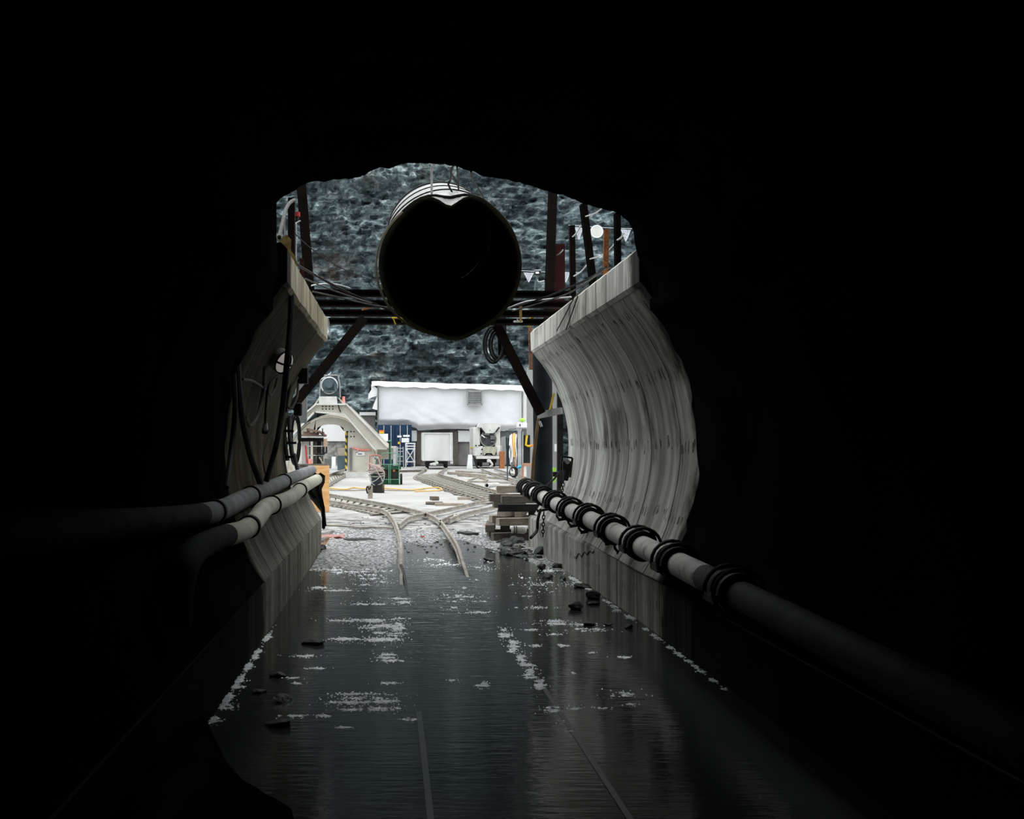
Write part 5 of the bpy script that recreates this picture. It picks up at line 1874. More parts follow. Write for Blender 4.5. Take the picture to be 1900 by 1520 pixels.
# platform right of the arch foot
bm = BM()
box(bm, A(714, 830, 0.6), (0.9, 1.0, 0.07))
box(bm, A(714, 842, 1.0), (0.66, 0.1, 0.5))
obj('foot_box', bm, MT['cream'], arch)
bm = BM()
box(bm, Vector((A(672, 883).x, YA - 0.2, 0.10)), (1.35, 0.9, 0.2))
obj('foot_beam', bm, MT['white_paint'], arch)
# fan on top
fan = None
bm = BM()
plate(bm, [A2(594, 738), A2(596, 697.5), A2(627, 697.5), A2(630, 712), A2(631, 738)], YA - 0.25, YA + 0.45)
fan = obj('fan_housing', bm, MT['teal_grey'], arch)
bm = BM()
for a_, b_ in (((596, 697), (628, 697)), ((628, 697), (631, 714)), ((631, 714), (632, 738)), ((596, 697), (594, 738))):
    bar(bm, A(*a_, -.3), A(*b_, -.3), 0.05, 0.05)
obj('edge_frame', bm, MT['pale_grey'], fan)
bm = BM()
ring(bm, A(612, 716, -0.36), (0, 1, 0), 0.33, 0.045, 36, 8)
obj('cowl', bm, MT['galv'], fan, smooth=True)
bm = BM()
cyl(bm, A(612, 716, -0.40), A(612, 716, -0.26), 0.27, 28, 0.30)
obj('fan_face', bm, MT['teal_grey'], fan, smooth=True)
bm = BM()
cyl(bm, A(612, 715, -0.62), A(612, 715, -0.38), 0.15, 20)
box(bm, A(612, 727, -0.45), (0.5, 0.2, 0.06))
box(bm, A(624, 719, -0.45), (0.13, 0.2, 0.26))
obj('fan_motor', bm, MT['teal_grey'], fan, smooth=True)
bm = BM()
tube(bm, [A(584, 712, -.3), A(603, 701, -.35), A(613, 693, 0), A(614, 690, 0)], 0.025, 6)
obj('stay_wire', bm, MT['galv'], fan)
bm = BM()
cyl(bm, A(637.5, 749, -.1), A(637.5, 736, -.1), 0.075, 14, 0.06)
obj('warning_lamp', bm, MT['pink'], arch, smooth=True)
bm = BM()
tube(bm, smooth_path([A(625, 732, -.5), A(628, 745, -.5), A(630, 757, -.55), A(633, 765, -.5)], 4), 0.025, 6)
obj('fan_cable', bm, MT['black_rubber'], arch)

# ------------------------------------------------------------------ work platform seen through the left side of the arch
YS = 42.0
def S(px, py, y=0.0):
    p = P(px, py, YS)
    p.y += y
    return p
wp = thing('work_platform', 'cluttered site cart with rusty roof, red strip and rails left of the arch', 'platform', Vector((S(584, 898).x, YS, 0)))
bm = BM()
box(bm, S(576, 816, .4), (0.82, 1.2, 0.13))
obj('roof_deck', bm, MT['rust_dark'], wp)
bm = BM()
bar(bm, S(556, 811, -.25), S(602, 811, -.25), 0.06, 0.05)
o_ = obj('roof_rail', bm, MT['galv'], wp)
bm = BM()
for a_, b_, h in (((572, 797), (600, 804), .08), ((562, 803), (590, 806), .09), ((558, 808), (602, 809), .07), ((590, 800), (604, 809), .06), ((571, 794), (572, 812), .07)):
    bar(bm, S(*a_, .1), S(*b_, .3), 0.1, h)
obj('roof_scrap', bm, mat('brown_scrap', (0.10, 0.06, 0.045), (0.20, 0.13, 0.10), 6, .8), wp)
for x, m in ((558, 'white_paint'), (575, 'rust_dark'), (598.5, 'black_steel')):
    bm = BM()
    z0, z1 = 0.0, S(0, 795 if x == 598.5 else 815).z
    bar(bm, Vector((S(x, 0).x, YS, z0)), Vector((S(x, 0).x, YS, z1)), 0.035 if x != 558 else .09, 0.04, Vector((0, 1, 0)))
    obj('upright', bm, MT[m], wp)
bm = BM()
box(bm, S(566, 843, .1), (0.30, .05, 0.9))
o_ = obj('side_panel', bm, MT['pale_grey'] if False else MT['white_paint'], wp)
bm = BM()
box(bm, S(568, 843, .02), (0.045, .04, 0.62), Matrix.Rotation(-.08, 3, 'Y'))
o_ = obj('red_strip', bm, MT['red'], wp)
bm = BM()
box(bm, S(575.5, 858, .0), (0.12, .1, 0.24), bevel=.01)
o_ = obj('pink_canister', bm, MT['pink'], wp)
bm = BM()
box(bm, S(582, 840, .5), (0.10, .3, 1.0))
o_ = obj('brown_locker', bm, MT['timber'], wp)
bm = BM()
box(bm, S(590, 842, .6), (0.16, .3, 1.0))
o_ = obj('dark_locker', bm, MT['black_steel'], wp)
bm = BM()
box(bm, S(603, 823, .3), (0.12, .1, 0.34))
o_ = obj('tan_board', bm, mat('tan_board', (.55, .38, .25), (.48, .33, .22), 3, .8), wp)
bm = BM()
for y in (828, 845, 862):
    bar(bm, S(571, y, -.05), S(599, y, -.05), 0.03, 0.03)
obj('guard_rail', bm, MT['galv'], wp)
bm = BM()
tube(bm, [S(587, 843, -.1), S(601, 843, -.1), S(601, 829, -.1)], 0.035, 8)
tube(bm, [S(600, 842, -.1), S(606, 840, -.1), S(606, 829, -.1)], 0.03, 8)
obj('bent_pipe', bm, MT['black_rubber'], wp)
bm = BM()
bar(bm, S(593, 848, -.15), S(603, 866, -.15), 0.04, 0.05)
o_ = obj('prop', bm, MT['timber_pale'], wp)
bm = BM()
box(bm, S(578, 862.5, .3), (1.0, 1.2, 0.05))
obj('deck', bm, MT['timber'], wp)
bm = BM()
box(bm, S(578, 878, .3), (0.9, 1.0, 0.5))
obj('base_box', bm, MT['slate_panel'], wp)

# things seen through the arch
def simple(name, m, label, cat, px, py_top, py_bot, w_px, Y, depth, bevel=0.01, z0=None):
    bm = BM()
    a, b = P(px, py_top, Y), P(px, py_bot, Y)
    lo = a.z if z0 is None else z0
    zb = b.z if z0 is None else z0
    box(bm, Vector((a.x, Y + depth / 2, (a.z + zb) / 2)), (w_px / F_PX * Y, depth, a.z - zb), bevel=bevel)
    return tag(obj(name, bm, MT[m]), label, cat)
simple('sheeted_wall', 'tarp_top', 'white sheeted wall glimpsed through the arch opening', 'wall panel', 612, 780, 819, 60, 70, 0.2)
simple('wall_board', 'palerock', 'pinkish grey wall seen low through the arch opening', 'wall panel', 612, 819, 866, 64, 70.1, 0.2, z0=0)
simple('pale_crate', 'timber_pale', 'pale beige crate seen through arch beside hazard stripes', 'crate', 634, 832, 846, 14, 60, 0.5)
simple('dark_bench', 'teal_grey', 'dark bench under pale crate seen through the arch', 'bench', 634, 846.5, 872, 16, 59.8, 0.9, z0=0)
simple('white_bucket', 'sign', 'small white box on ground seen through the arch', 'box', 619, 848, 858, 7, 62, 0.3, z0=0)
simple('low_trestle', 'grey_rubber', 'low dark trestle left of small white box through the arch', 'trestle', 608, 851, 860, 12, 63, 0.4, z0=0)

# ------------------------------------------------------------------ tarpaulin building
YT = 68.0
def T(px, py, y=0.0):
    p = P(px, py, YT)
    p.y += y
    return p
tb = thing('tarpaulin_building', 'long building wrapped in white tarpaulin at foot of cliff', 'building', Vector((T(835, 0).x, YT + 1.5, 0)))
bm = BM()
x0, x1 = T(703, 0).x, T(984, 0).x
box(bm, ((x0 + x1) / 2, YT + 2.2, 2.2), (x1 - x0 - 0.1, 3.6, 4.3))
obj('wall', bm, MT['slate_panel'], tb)
bm = BM()
NXT, NZT = 90, 30
g = []
for j in range(NZT + 1):
    v_ = j / NZT
    row = []
    for i in range(NXT + 1):
        u_ = i / NXT
        px = lerp(702, 968, u_)
        bot = 788 if px < 763 else lerp(796, 800, math.sin(u_ * 9) * .5 + .5)
        if 755 < px < 775:
            bot = lerp(788, 796, (px - 755) / 20)
        if px > 945:
            bot = 800
        py = lerp(718, bot, v_)
        p = T(px, py)
        wr_ = 0.02 * fbm(Vector((u_ * 5 + v_ * 2.0, v_ * 3, 1.7)), 4) + 0.01 * math.sin(u_ * 40 + v_ * 9) * v_ ** 2
        # folds gathered towards the bottom middle
        fold = 0.035 * abs(noise.noise(Vector((u_ * 7 - v_ * 3.2, v_ * 1.2, 4)))) * v_ * (1.3 if 0.15 < u_ < .8 else .6)
        tuck = 0.35 * max(0, v_ - 0.88) / .12
        row.append(bm.verts.new(p + Vector((0, -0.28 - wr_ - fold * 1.6 + tuck, 0))))
    g.append(row)
for j in range(NZT):
    for i in range(NXT):
        bm.faces.new((g[j][i], g[j][i + 1], g[j + 1][i + 1], g[j + 1][i]))
obj('tarpaulin_wrap', bm, MT['tarp'], tb, smooth=True)
bm = BM()
g = []
for j in range(7):
    row = []
    for i in range(61):
        u_ = i / 60
        px = lerp(690, 970, u_)
        top = lerp(708, 716, u_)
        rise = [(0.55, 9.5), (0.45, 8), (0.40, 2), (0.30, 0), (-0.3, -1.5), (-2.0, -2), (-4.0, -2)][j]
        p = T(px, top + rise[1] if j < 4 else top - 0.2, 0)
        p.y = YT - rise[0]
        p.z += 0.05 * noise.noise(Vector((u_ * 9, j * .7, 3)))
        if j == 0:
            p.z += 0.06 * math.sin(u_ * 50) * .4
        row.append(bm.verts.new(p))
    g.append(row)
for j in range(6):
    for i in range(60):
        bm.faces.new((g[j][i], g[j][i + 1], g[j + 1][i + 1], g[j + 1][i]))
obj('roof_sheet', bm, MT['tarp_top'], tb, smooth=True)
for k, pts in enumerate(([(689, 714), (701, 722), (700, 735), (690, 738), (683, 742), (684, 732), (689, 724)], [(700, 736), (703, 762), (691, 759), (694, 750)])):
    bm = BM()
    plate(bm, [(T(x, y).x, T(x, y).z) for x, y in pts], YT - .42 - .1 * k, YT - .37 - .1 * k)
    o_ = obj('torn_flap', bm, MT['tarp_top'], tb)
bm = BM()
bar(bm, T(702, 716, -.5), T(702, 800, -.5), .09, .09, Vector((0, 1, 0)))
bar(bm, T(967.5, 728, -.5), T(967.5, 788, -.5), .09, .09, Vector((0, 1, 0)))
obj('corner_pole', bm, MT['slate_panel'], tb)
bm = BM()
box(bm, T(973, 758, -.2), (0.30, .2, 2.2))
obj('edge_strip', bm, MT['tarp_top'], tb)
bm = BM()
for a_, b_ in (((866, 727), (893, 727)), ((866, 752), (893, 752)), ((866, 727), (866, 752)), ((893, 727), (893, 752))):
    bar(bm, T(*a_, -.62), T(*b_, -.62), .08, .08)
vent = obj('louvre_vent', bm, MT['pale_grey'], tb)
bm = BM()
for k in range(7):
    y = 730 + k * 3.3
    bar(bm, T(867, y, -.60), T(892, y, -.60), .10, .02, Vector((0, 1, .8)))
obj('louvre_blade', bm, MT['galv'], vent)
bm = BM()
box(bm, T(879.5, 739.5, -.52), (.80, .03, .74))
obj('vent_back', bm, MT['slate_panel'], vent)
for px, w, y0, y1 in ((768, 11, 799, 819), (864, 29, 799, 820)):
    bm = BM()
    box(bm, T(px, (y0 + y1) / 2, .3), (w / F_PX * YT, .1, (y1 - y0) / F_PX * YT))
    o_ = obj('pale_window_sheet', bm, MT['tarp'], tb)
bm = BM()
box(bm, T(817, 800, .2), (36 / F_PX * YT, .2, .16))
obj('dark_lintel', bm, MT['black_steel'], tb)
for px in (777, 847):
    bm = BM()
    box(bm, T(px, 831, .3), (.22, .1, 1.9))
    obj('door_jamb', bm, MT['timber'], tb)
simple('side_roof', 'tarp_top', 'low white roof behind the arch, left of the tarpaulin building', 'roof', 682, 765, 771, 30, 70, 1.2)
simple('side_shed', 'slate_panel', 'dark shed below the low white roof left of tarpaulin building', 'shed', 683, 771.5, 860, 26, 70.2, 1.0, z0=0)

# ------------------------------------------------------------------ blue container
YC = 66.0
def Cn(px, py, y=0.0):
    p = P(px, py, YC)
    p.y += y
    return p
con = thing('shipping_container', 'navy blue container with white locking bars under the tarpaulin', 'container', Vector((Cn(733, 0).x, YC + .6, 0)))
x0, x1 = Cn(701, 0).x, Cn(764, 0).x
zt = Cn(0, 788).z
bm = BM()
box(bm, ((x0 + x1) / 2, YC + .75, zt / 2), (x1 - x0, 1.4, zt), bevel=.03)
obj('body', bm, MT['blue'], con)
for k, (a_, b_) in enumerate(((703, 732), (733.5, 762))):
    bm = BM()
    xa, xb = Cn(a_, 0).x, Cn(b_, 0).x
    box(bm, ((xa + xb) / 2, YC + .02, zt / 2 + .02), (xb - xa - .02, .06, zt - .2))
    for q in range(4):
        z = .35 + q * (zt - .6) / 3.3
        box(bm, ((xa + xb) / 2, YC - .015, z), (xb - xa - .2, .05, .07))
    dr = obj('door', bm, MT['blue'], con)
    for f_ in (.32, .78):
        bm = BM()
        x = lerp(xa, xb, f_)
        cyl(bm, (x, YC - .08, .12), (x, YC - .08, zt - .05), .025, 8)
        obj('locking_bar', bm, MT['galv'], dr)
def sticker(px, py, w, h, m, lab):
    bm = BM()
    box(bm, Cn(px, py, -.12), (w / F_PX * YC, .02, h / F_PX * YC))
    o_ = obj('sticker', bm, MT[m], con)
    o_['label'] = lab
sticker(708, 800, 9, 3, 'orange', 'orange and yellow sticker strip')
sticker(708, 803, 9, 3, 'yellow', 'yellow sticker strip')
sticker(711, 812, 18, 14, 'sign', 'large white placard on left door')
sticker(741, 810, 8, 3.5, 'sign', 'small white placard')
sticker(754, 809, 12, 3.5, 'sign', 'wide white placard')
sticker(752, 817, 14, 8, 'sign', 'white notice sheet')
sticker(740, 822, 4, 4, 'yellow', 'small yellow round mark')

# scaffold frame and drum in front of the container
sf = thing('scaffold_frame', 'white braced scaffold frame in front of blue container', 'scaffold', Vector((P(761, 0, 64.3).x, 64.3, 0)))
Yf = 64.3
def Sf(px, py, y=0.0):
    p = P(px, py, Yf)
    p.y += y
    return p
for x in (753, 769):
    bm = BM()
    p = Sf(x, 823)
    bar(bm, Vector((p.x, Yf, 0)), p, .06, .06, Vector((0, 1, 0)))
    obj('upright', bm, MT['sign'], sf)
bm = BM()
for y in (823, 828, 833, 857):
    bar(bm, Sf(752, y), Sf(771, y), .05, .06)
obj('crossbar', bm, MT['sign'], sf)
bm = BM()
bar(bm, Sf(754, 834), Sf(768, 856), .035, .04)
bar(bm, Sf(768, 834), Sf(754, 856), .035, .04)
obj('diagonal', bm, MT['sign'], sf)
ld = thing('step_ladder', 'small pale step ladder between drum and scaffold frame', 'ladder', Vector((P(743, 0, 63.6).x, 63.6, 0)))
Yl = 63.6
bm = BM()
for x in (737, 749):
    bar(bm, Vector((P(x, 0, Yl).x, Yl, 0)), P(x + (1 if x < 740 else -1), 829, Yl), .06, .05, Vector((0, 1, 0)))
obj('stile', bm, MT['pale_grey'], ld)
for y in (832, 838, 847, 856):
    bm = BM()
    bar(bm, P(737, y, Yl), P(749, y, Yl), .06, .04)
    obj('rung', bm, MT['galv'], ld)
dm = thing('gas_cylinder', 'tall pale grey cylinder left of the step ladder', 'cylinder', Vector((P(733, 0, 63.0).x, 63.0, 0)))
Yd = 63.0
bm = BM()
p = P(733, 828, Yd)
tube(bm, [Vector((p.x, Yd, 0)), Vector((p.x, Yd, p.z - .12)), Vector((p.x, Yd, p.z - .03)), Vector((p.x, Yd, p.z))], lambda t: .11 if t < .9 else .05, 16)
obj('cylinder_body', bm, MT['galv'], dm, smooth=True)
bm = BM()
cyl(bm, Vector((p.x, Yd, p.z)), Vector((p.x, Yd, p.z + .09)), .03, 10)
obj('valve', bm, MT['black_steel'], dm)

# ------------------------------------------------------------------ mine car
YM = 61.0
def Mc(px, py, y=0.0):
    p = P(px, py, YM)
    p.y += y
    return p
mc = thing('mine_car', 'white box-shaped mine car on rails before the tarpaulin building', 'mine car', Vector((Mc(811, 0).x, YM + 1.5, 0.09)))
bm = BM()
x0, x1 = Mc(784, 0).x, Mc(840, 0).x
z0, z1 = Mc(0, 855.5).z, Mc(0, 803).z
box(bm, ((x0 + x1) / 2, YM + 1.6, (z0 + z1) / 2), (x1 - x0, 3.2, z1 - z0), bevel=.02)
obj('car_body', bm, MT['car_white'], mc)
bm = BM()
for a_, b_ in (((784.5, 804), (839.5, 804)),):
    bar(bm, Mc(*a_, -.02), Mc(*b_, -.02), .06, .05)
for x in (785.5, 836):
    bar(bm, Mc(x, 804, -.02), Mc(x, 855, -.02), .07, .05, Vector((0, 1, 0)))
obj('body_rib', bm, MT['white_paint'], mc)
bm = BM()
box(bm, Mc(838, 857, .3), (.14, .5, .2))
obj('corner_step', bm, MT['white_paint'], mc)
bm = BM()
box(bm, ((x0 + x1) / 2, YM + 1.6, z0 - .08), (x1 - x0 - .5, 2.8, .14))
obj('underframe', bm, MT['black_steel'], mc)
for sx_ in (794, 829):
    for yy in (.55, 2.5):
        bm = BM()
        x = Mc(sx_, 0).x
        cyl(bm, Vector((x - .06, YM + yy, .26)), Vector((x + .06, YM + yy, .26)), .22, 22)
        cyl(bm, Vector((x - .09, YM + yy, .26)), Vector((x - .06, YM + yy, .26)), .06, 12)
        obj('wheel', bm, MT['black_steel'], mc, smooth=True)
bm = BM()
bar(bm, Mc(806, 861, -.35), Mc(806, 861, .3), .16, .15, bevel=.02)
cyl(bm, Mc(798, 862, -.25), Mc(813, 859, -.25), .06, 12)
cyl(bm, Mc(809, 849, -.15), Mc(809, 857, -.15), .07, 12)
obj('coupler', bm, MT['white_paint'], mc)

# ------------------------------------------------------------------ locomotive
YL = 63.0
def Lo(px, py, y=0.0):
    p = P(px, py, YL)
    p.y += y
    return p
lo = thing('mine_locomotive', 'white mine locomotive with dark round radiator and V-shaped front', 'locomotive', Vector((Lo(903, 0).x, YL + 1.5, 0.09)))
bm = BM()
x0, x1 = Lo(879, 0).x, Lo(928, 0).x
# hood: two cheeks, roof and back, hollow in front
for a_, b_ in ((878, 891), (918, 928)):
    xa, xb = Lo(a_, 0).x, Lo(b_, 0).x
    zt_ = Lo(0, 793).z if a_ < 900 else Lo(0, 790).z
    box(bm, ((xa + xb) / 2, YL + 1.6, (zt_ + Lo(0, 846).z) / 2), (xb - xa, 3.2, zt_ - Lo(0, 846).z), bevel=.03)
obj('hood', bm, MT['white_paint'], lo)
bm = BM()
box(bm, (Lo(904, 0).x, YL + 1.9, Lo(0, 815).z), (0.84, 2.4, Lo(0, 789).z - Lo(0, 842).z))
obj('engine_bay', bm, MT['lens'], lo)
bm = BM()
plate(bm, [(Lo(x, y).x, Lo(x, y).z) for x, y in ((890, 786), (926, 785), (929, 791), (927, 794), (920, 801), (914, 804), (899, 804), (892, 795), (886, 792))], YL - .15, YL + 1.0)
obj('roof_visor', bm, MT['white_paint'], lo)
for a_, b_ in (((891, 794), (899, 804)), ((926, 793), (919, 802))):
    bm = BM()
    bar(bm, Lo(*a_, -.2), Lo(*b_, -.2), .04, .07)
    o_ = obj('v_brace', bm, MT['black_steel'], lo)
bm = BM()
cyl(bm, Lo(906, 815, -.02), Lo(906, 815, .5), .41, 32)
rad = obj('radiator', bm, MT['lens'], lo, smooth=True)
bm = BM()
ring(bm, Lo(906, 815, -.02), (0, 1, 0), .41, .035, 32, 8)
obj('radiator_rim', bm, mat('olive_grey_paint', (.16, .17, .13), (.22, .23, .18), 4, .6), rad, smooth=True)
bm = BM()
box(bm, Lo(914, 812, -.1), (.24, .2, .2))
box(bm, Lo(914, 820, -.1), (.2, .2, .08))
box(bm, Lo(901, 805, -.05), (.4, .2, .14))
box(bm, Lo(899, 811, -.08), (.28, .12, .05), Matrix.Rotation(.5, 3, 'Y'))
obj('engine_block', bm, MT['grey_rubber'], rad)
bm = BM()
bar(bm, Lo(893, 807, -.15), Lo(899, 812, -.15), .06, .05)
obj('pale_strut', bm, MT['sign'], rad)
bm = BM()
plate(bm, [(Lo(x, y).x, Lo(x, y).z) for x, y in ((896, 829), (921, 829), (921, 838), (916, 846), (912, 841), (902, 841), (898, 846), (896, 838))], YL - .1, YL + .4)
obj('front_cowl', bm, mat('dirty_cream_paint', (.42, .41, .33), (.30, .30, .22), 5, .7), lo)
for xa, xb in ((880, 896), (920, 928)):
    bm = BM()
    xm = (Lo(xa, 0).x + Lo(xb, 0).x) / 2
    box(bm, (xm, YL + .15, Lo(0, 837).z), (Lo(xb, 0).x - Lo(xa, 0).x, .4, .52), bevel=.02)
    obj('side_box', bm, MT['white_paint'], lo)
for x, y in ((894, 834), (893, 842), (883, 827), (889, 827)):
    bm = BM()
    cyl(bm, Lo(x, y, -.1), Lo(x, y, 0), .04, 10)
    obj('lamp_hole', bm, MT['black_steel'], lo)
bm = BM()
box(bm, Lo(920.5, 839, -.06), (.05, .05, .3))
obj('slot', bm, MT['black_steel'], lo)
bm = BM()
box(bm, Lo(904, 849, -.3), (1.22, .35, .14), bevel=.015)
obj('bumper', bm, MT['white_paint'], lo)
bm = BM()
box(bm, (Lo(904, 0).x, YL + 1.6, .42), (1.0, 3.0, .2))
obj('underframe', bm, MT['black_steel'], lo)
for sx_ in (893, 917):
    for yy in (.4, 2.4):
        bm = BM()
        x = Lo(sx_, 0).x
        cyl(bm, Vector((x - .07, YL + yy, .29)), Vector((x + .07, YL + yy, .29)), .20, 22)
        obj('wheel', bm, MT['black_steel'], lo, smooth=True)
bm = BM()
tube(bm, smooth_path([Lo(905, 852, -.4), Lo(909, 857, -.5), Lo(912, 862, -.5), Lo(908, 866, -.45)], 4), .06, 8)
box(bm, Lo(906, 855, -.3), (.2, .4, .14))
obj('coupler', bm, MT['white_paint'], lo)
bm = BM()
box(bm, Lo(924.5, 787, .1), (.12, .12, .10), bevel=.02)
obj('top_lamp', bm, mat('amber_brown_plastic', (.40, .2, .14), None, 3, .5), lo)
bm = BM()
tube(bm, smooth_path([Lo(878, 846, -.1), Lo(881, 856, -.3), Lo(884, 866, -.4), Lo(888, 868, -.4)], 4), .05, 7)
obj('side_hose', bm, MT['black_rubber'], lo)
bm = BM()
box(bm, Lo(876.5, 841, .5), (.22, .3, .62))
obj('sand_box', bm, MT['white_paint'], lo)
bm = BM()
box(bm, Lo(930, 832, .5), (.14, .3, .3))
obj('sand_box', bm, MT['white_paint'], lo)
bm = BM()
bar(bm, Lo(872, 830, .3), Lo(880, 832, .3), .05, .05)
obj('yellow_handle', bm, MT['yellow'], lo)
bm = BM()
plate(bm, [(P(x, y, 62).x, P(x, y, 62).z) for x, y in ((869, 844), (876, 844), (877, 870), (866, 870))], 62, 62.3)
tag(obj('white_board', bm, MT['sign']), 'small white board leaning beside left side of locomotive', 'board')
simple('red_barrel', 'rust_orange', 'rusty red barrel right of the locomotive', 'barrel', 932, 838, 862, 9, 62.5, 0.4, z0=0)
wl = thing('tool_chest', 'pale rounded locker behind red barrel right of locomotive', 'locker', Vector((P(934, 0, 64).x, 64, 0)))
bm = BM()
plate(bm, [(P(x, y, 64).x, P(x, y, 64).z) for x, y in ((928, 860), (928, 818), (932, 812), (938, 810), (940, 860))], 64, 64.6)
obj('locker_body', bm, MT['pale_grey'], wl)

# ------------------------------------------------------------------ equipment stand right of the locomotive
YE = 39.0
def E(px, py, y=0.0):
    p = P(px, py, YE)
    p.y += y
    return p
es = thing('equipment_post', 'pale grey equipment post topped by white box at right of yard', 'post', Vector((E(964, 0).x, YE, 0)))
bm = BM()
bar(bm, Vector((E(963.5, 0).x, YE, 0)), E(963.5, 800), .10, .10, Vector((0, 1, 0)))
bar(bm, Vector((E(970, 0).x, YE, 0)), E(970, 801), .03, .05, Vector((0, 1, 0)))
obj('column', bm, MT['galv'], es)
bm = BM()
box(bm, E(968, 789, 0), (.32, .25, .17), bevel=.01)
wb = obj('white_box', bm, MT['sign'], es)
bm = BM()
box(bm, E(964, 789, -.14), (.03, .02, .07))
obj('latch', bm, MT['black_steel'], wb)
bm = BM()
box(bm, E(968, 795, 0), (.30, .3, .03))
obj('shelf', bm, MT['pale_grey'], es)
bm = BM()
bmesh.ops.create_icosphere(bm, subdivisions=2, radius=.085)
for v in bm.verts:
    v.co = E(969, 779.5) + Vector((v.co.x * 1.15, v.co.y, v.co.z * .75 + .02 * noise.noise(v.co * 20)))
tag(obj('lime_helmet', bm, MT['lime'], smooth=True), 'lime green helmet resting on white box of equipment post', 'helmet')
bm = BM()
box(bm, E(978.5, 835, .3), (.22, .3, .98), bevel=.01)
cab = obj('dark_cabinet', bm, mat('dark_green_steel', (.006, .010, .008), (.011, .015, .013), 3, .6), es)
bm = BM()
tube(bm, [E(978, 808, .05), E(977, 815, .05), E(976, 826, .05), E(980, 828, .05), E(985, 827.5, .05)], .035, 8)
yl = tag(obj('yellow_spray_nozzle', bm, MT['yellow'], smooth=True), 'yellow L-shaped nozzle hooked on dark cabinet at right of yard', 'nozzle')
bm = BM()
cyl(bm, E(984.5, 827.5, .05), E(990, 826, .05), .04, 10, .02)
obj('orange_tip', bm, MT['orange'], yl)
bt = thing('timber_bench', 'small brown timber bench below the dark cabinet', 'bench', Vector((E(980, 0).x, YE - .5, 0)))
bm = BM()
p = P(980, 862.5, YE - .5)
box(bm, Vector((p.x, YE - .5, p.z)), (.36, .3, .09))
obj('bench_top', bm, MT['timber_red'], bt)
for x in (969.5, 990):
    bm = BM()
    xx = P(x, 0, YE - .5).x
    box(bm, Vector((xx, YE - .5, p.z / 2)), (.06, .25, p.z))
    obj('leg', bm, MT['timber_red'], bt)
bm = BM()
box(bm, Vector((P(966, 0, YE - .6).x, YE - .6, .05)), (.30, .3, .08))
obj('foot_board', bm, MT['timber_pale'], bt)
bm = BM()
cyl(bm, E(958, 868, -.3), E(967, 865, -.2), .035, 12, .055)
tag(obj('cyan_nozzle', bm, MT['cyan'], smooth=True), 'bright cyan hose end lying by foot of equipment post', 'hose end')
hc_ = thing('hose_coil', 'loose black hose coil on ground by foot of equipment post', 'hose', P(951, 886, YE - .6))
for k in range(4):
    bm = BM()
    c = P(951 + k * .8, 876, YE - .6 + .05 * k)
    rr_ = .13 + .012 * k
    tube(bm, [c + Vector((rr_ * .8 * math.cos(q), .05 * math.sin(q * 2 + k), rr_ * 1.05 * math.sin(q))) for q in [2 * math.pi * i / 26 for i in range(26)]], .013, 7, closed=True)
    obj('hose_loop', bm, MT['black_rubber'], hc_, smooth=True)
# bundle of hoses hanging on a rack at the left of the post
hr = thing('hose_rack', 'rack hung with white, orange and black hoses right of locomotive', 'rack', Vector((P(948, 0, 45).x, 45, 0)))
def H(px, py, y=0.0):
    p = P(px, py, 45.0)
    p.y += y
    return p
bm = BM()
bar(bm, Vector((H(942, 0).x, 45.1, 0)), H(942, 800, .1), .05, .05, Vector((0, 1, 0)))
bar(bm, H(938, 800, .1), H(960, 800, .1), .05, .05)
bar(bm, H(944, 797, .1), H(958, 796, .1), .10, .03)
bar(bm, Vector((H(957, 0).x, 45.1, 0)), H(957, 800, .1), .05, .05, Vector((0, 1, 0)))
obj('rack_frame', bm, MT['teal_grey'], hr)
for k, (x, y0, y1, r, m) in enumerate(((946, 808, 862, .03, 'sign'), (949, 806, 858, .035, 'sign'), (953.5, 805, 848, .055, 'tan'), (957, 806, 866, .028, 'sign'), (959.5, 812, 872, .026, 'black_rubber'), (955, 845, 872, .028, 'timber_red'), (950, 850, 874, .03, 'grey_rubber'))):
    bm = BM()
    tube(bm, smooth_path([H(x + 1, y0, -.05 * k % .2), H(x - .5, (y0 * 2 + y1) / 3, -.06), H(x + (1 if k % 2 else -1), (y0 + 2 * y1) / 3, -.08), H(x, y1, -.05)], 5), r, 8)
    o_ = obj('hanging_hose', bm, MT[m], hr, smooth=True)
    if m == 'tan':
        o_['label'] = 'orange hose'
bm = BM()
box(bm, H(948, 826, 0), (.08, .1, .28))
box(bm, H(942.5, 845, 0), (.12, .2, .75))
box(bm, H(943, 822, .2), (.14, .1, .4))
obj('dark_locker', bm, mat('dark_teal_paint', (.006, .012, .011), (.011, .018, .017), 3, .6), hr)
# muddy grass-like debris below
bm = BM()
rng = random.Random(8)
for i in range(130):
    px, py = rng.uniform(945, 992), rng.uniform(889, 905)
    c = G(px, py)
    rock(bm, (c.x, c.y, .03), (rng.uniform(.05, .16), rng.uniform(.05, .2), rng.uniform(.05, .16)), rng, 1)
o = obj('debris', bm, MT['palerock'], kind='stuff')
tag(o, 'heap of dark crumbled debris at foot of equipment post', 'debris')

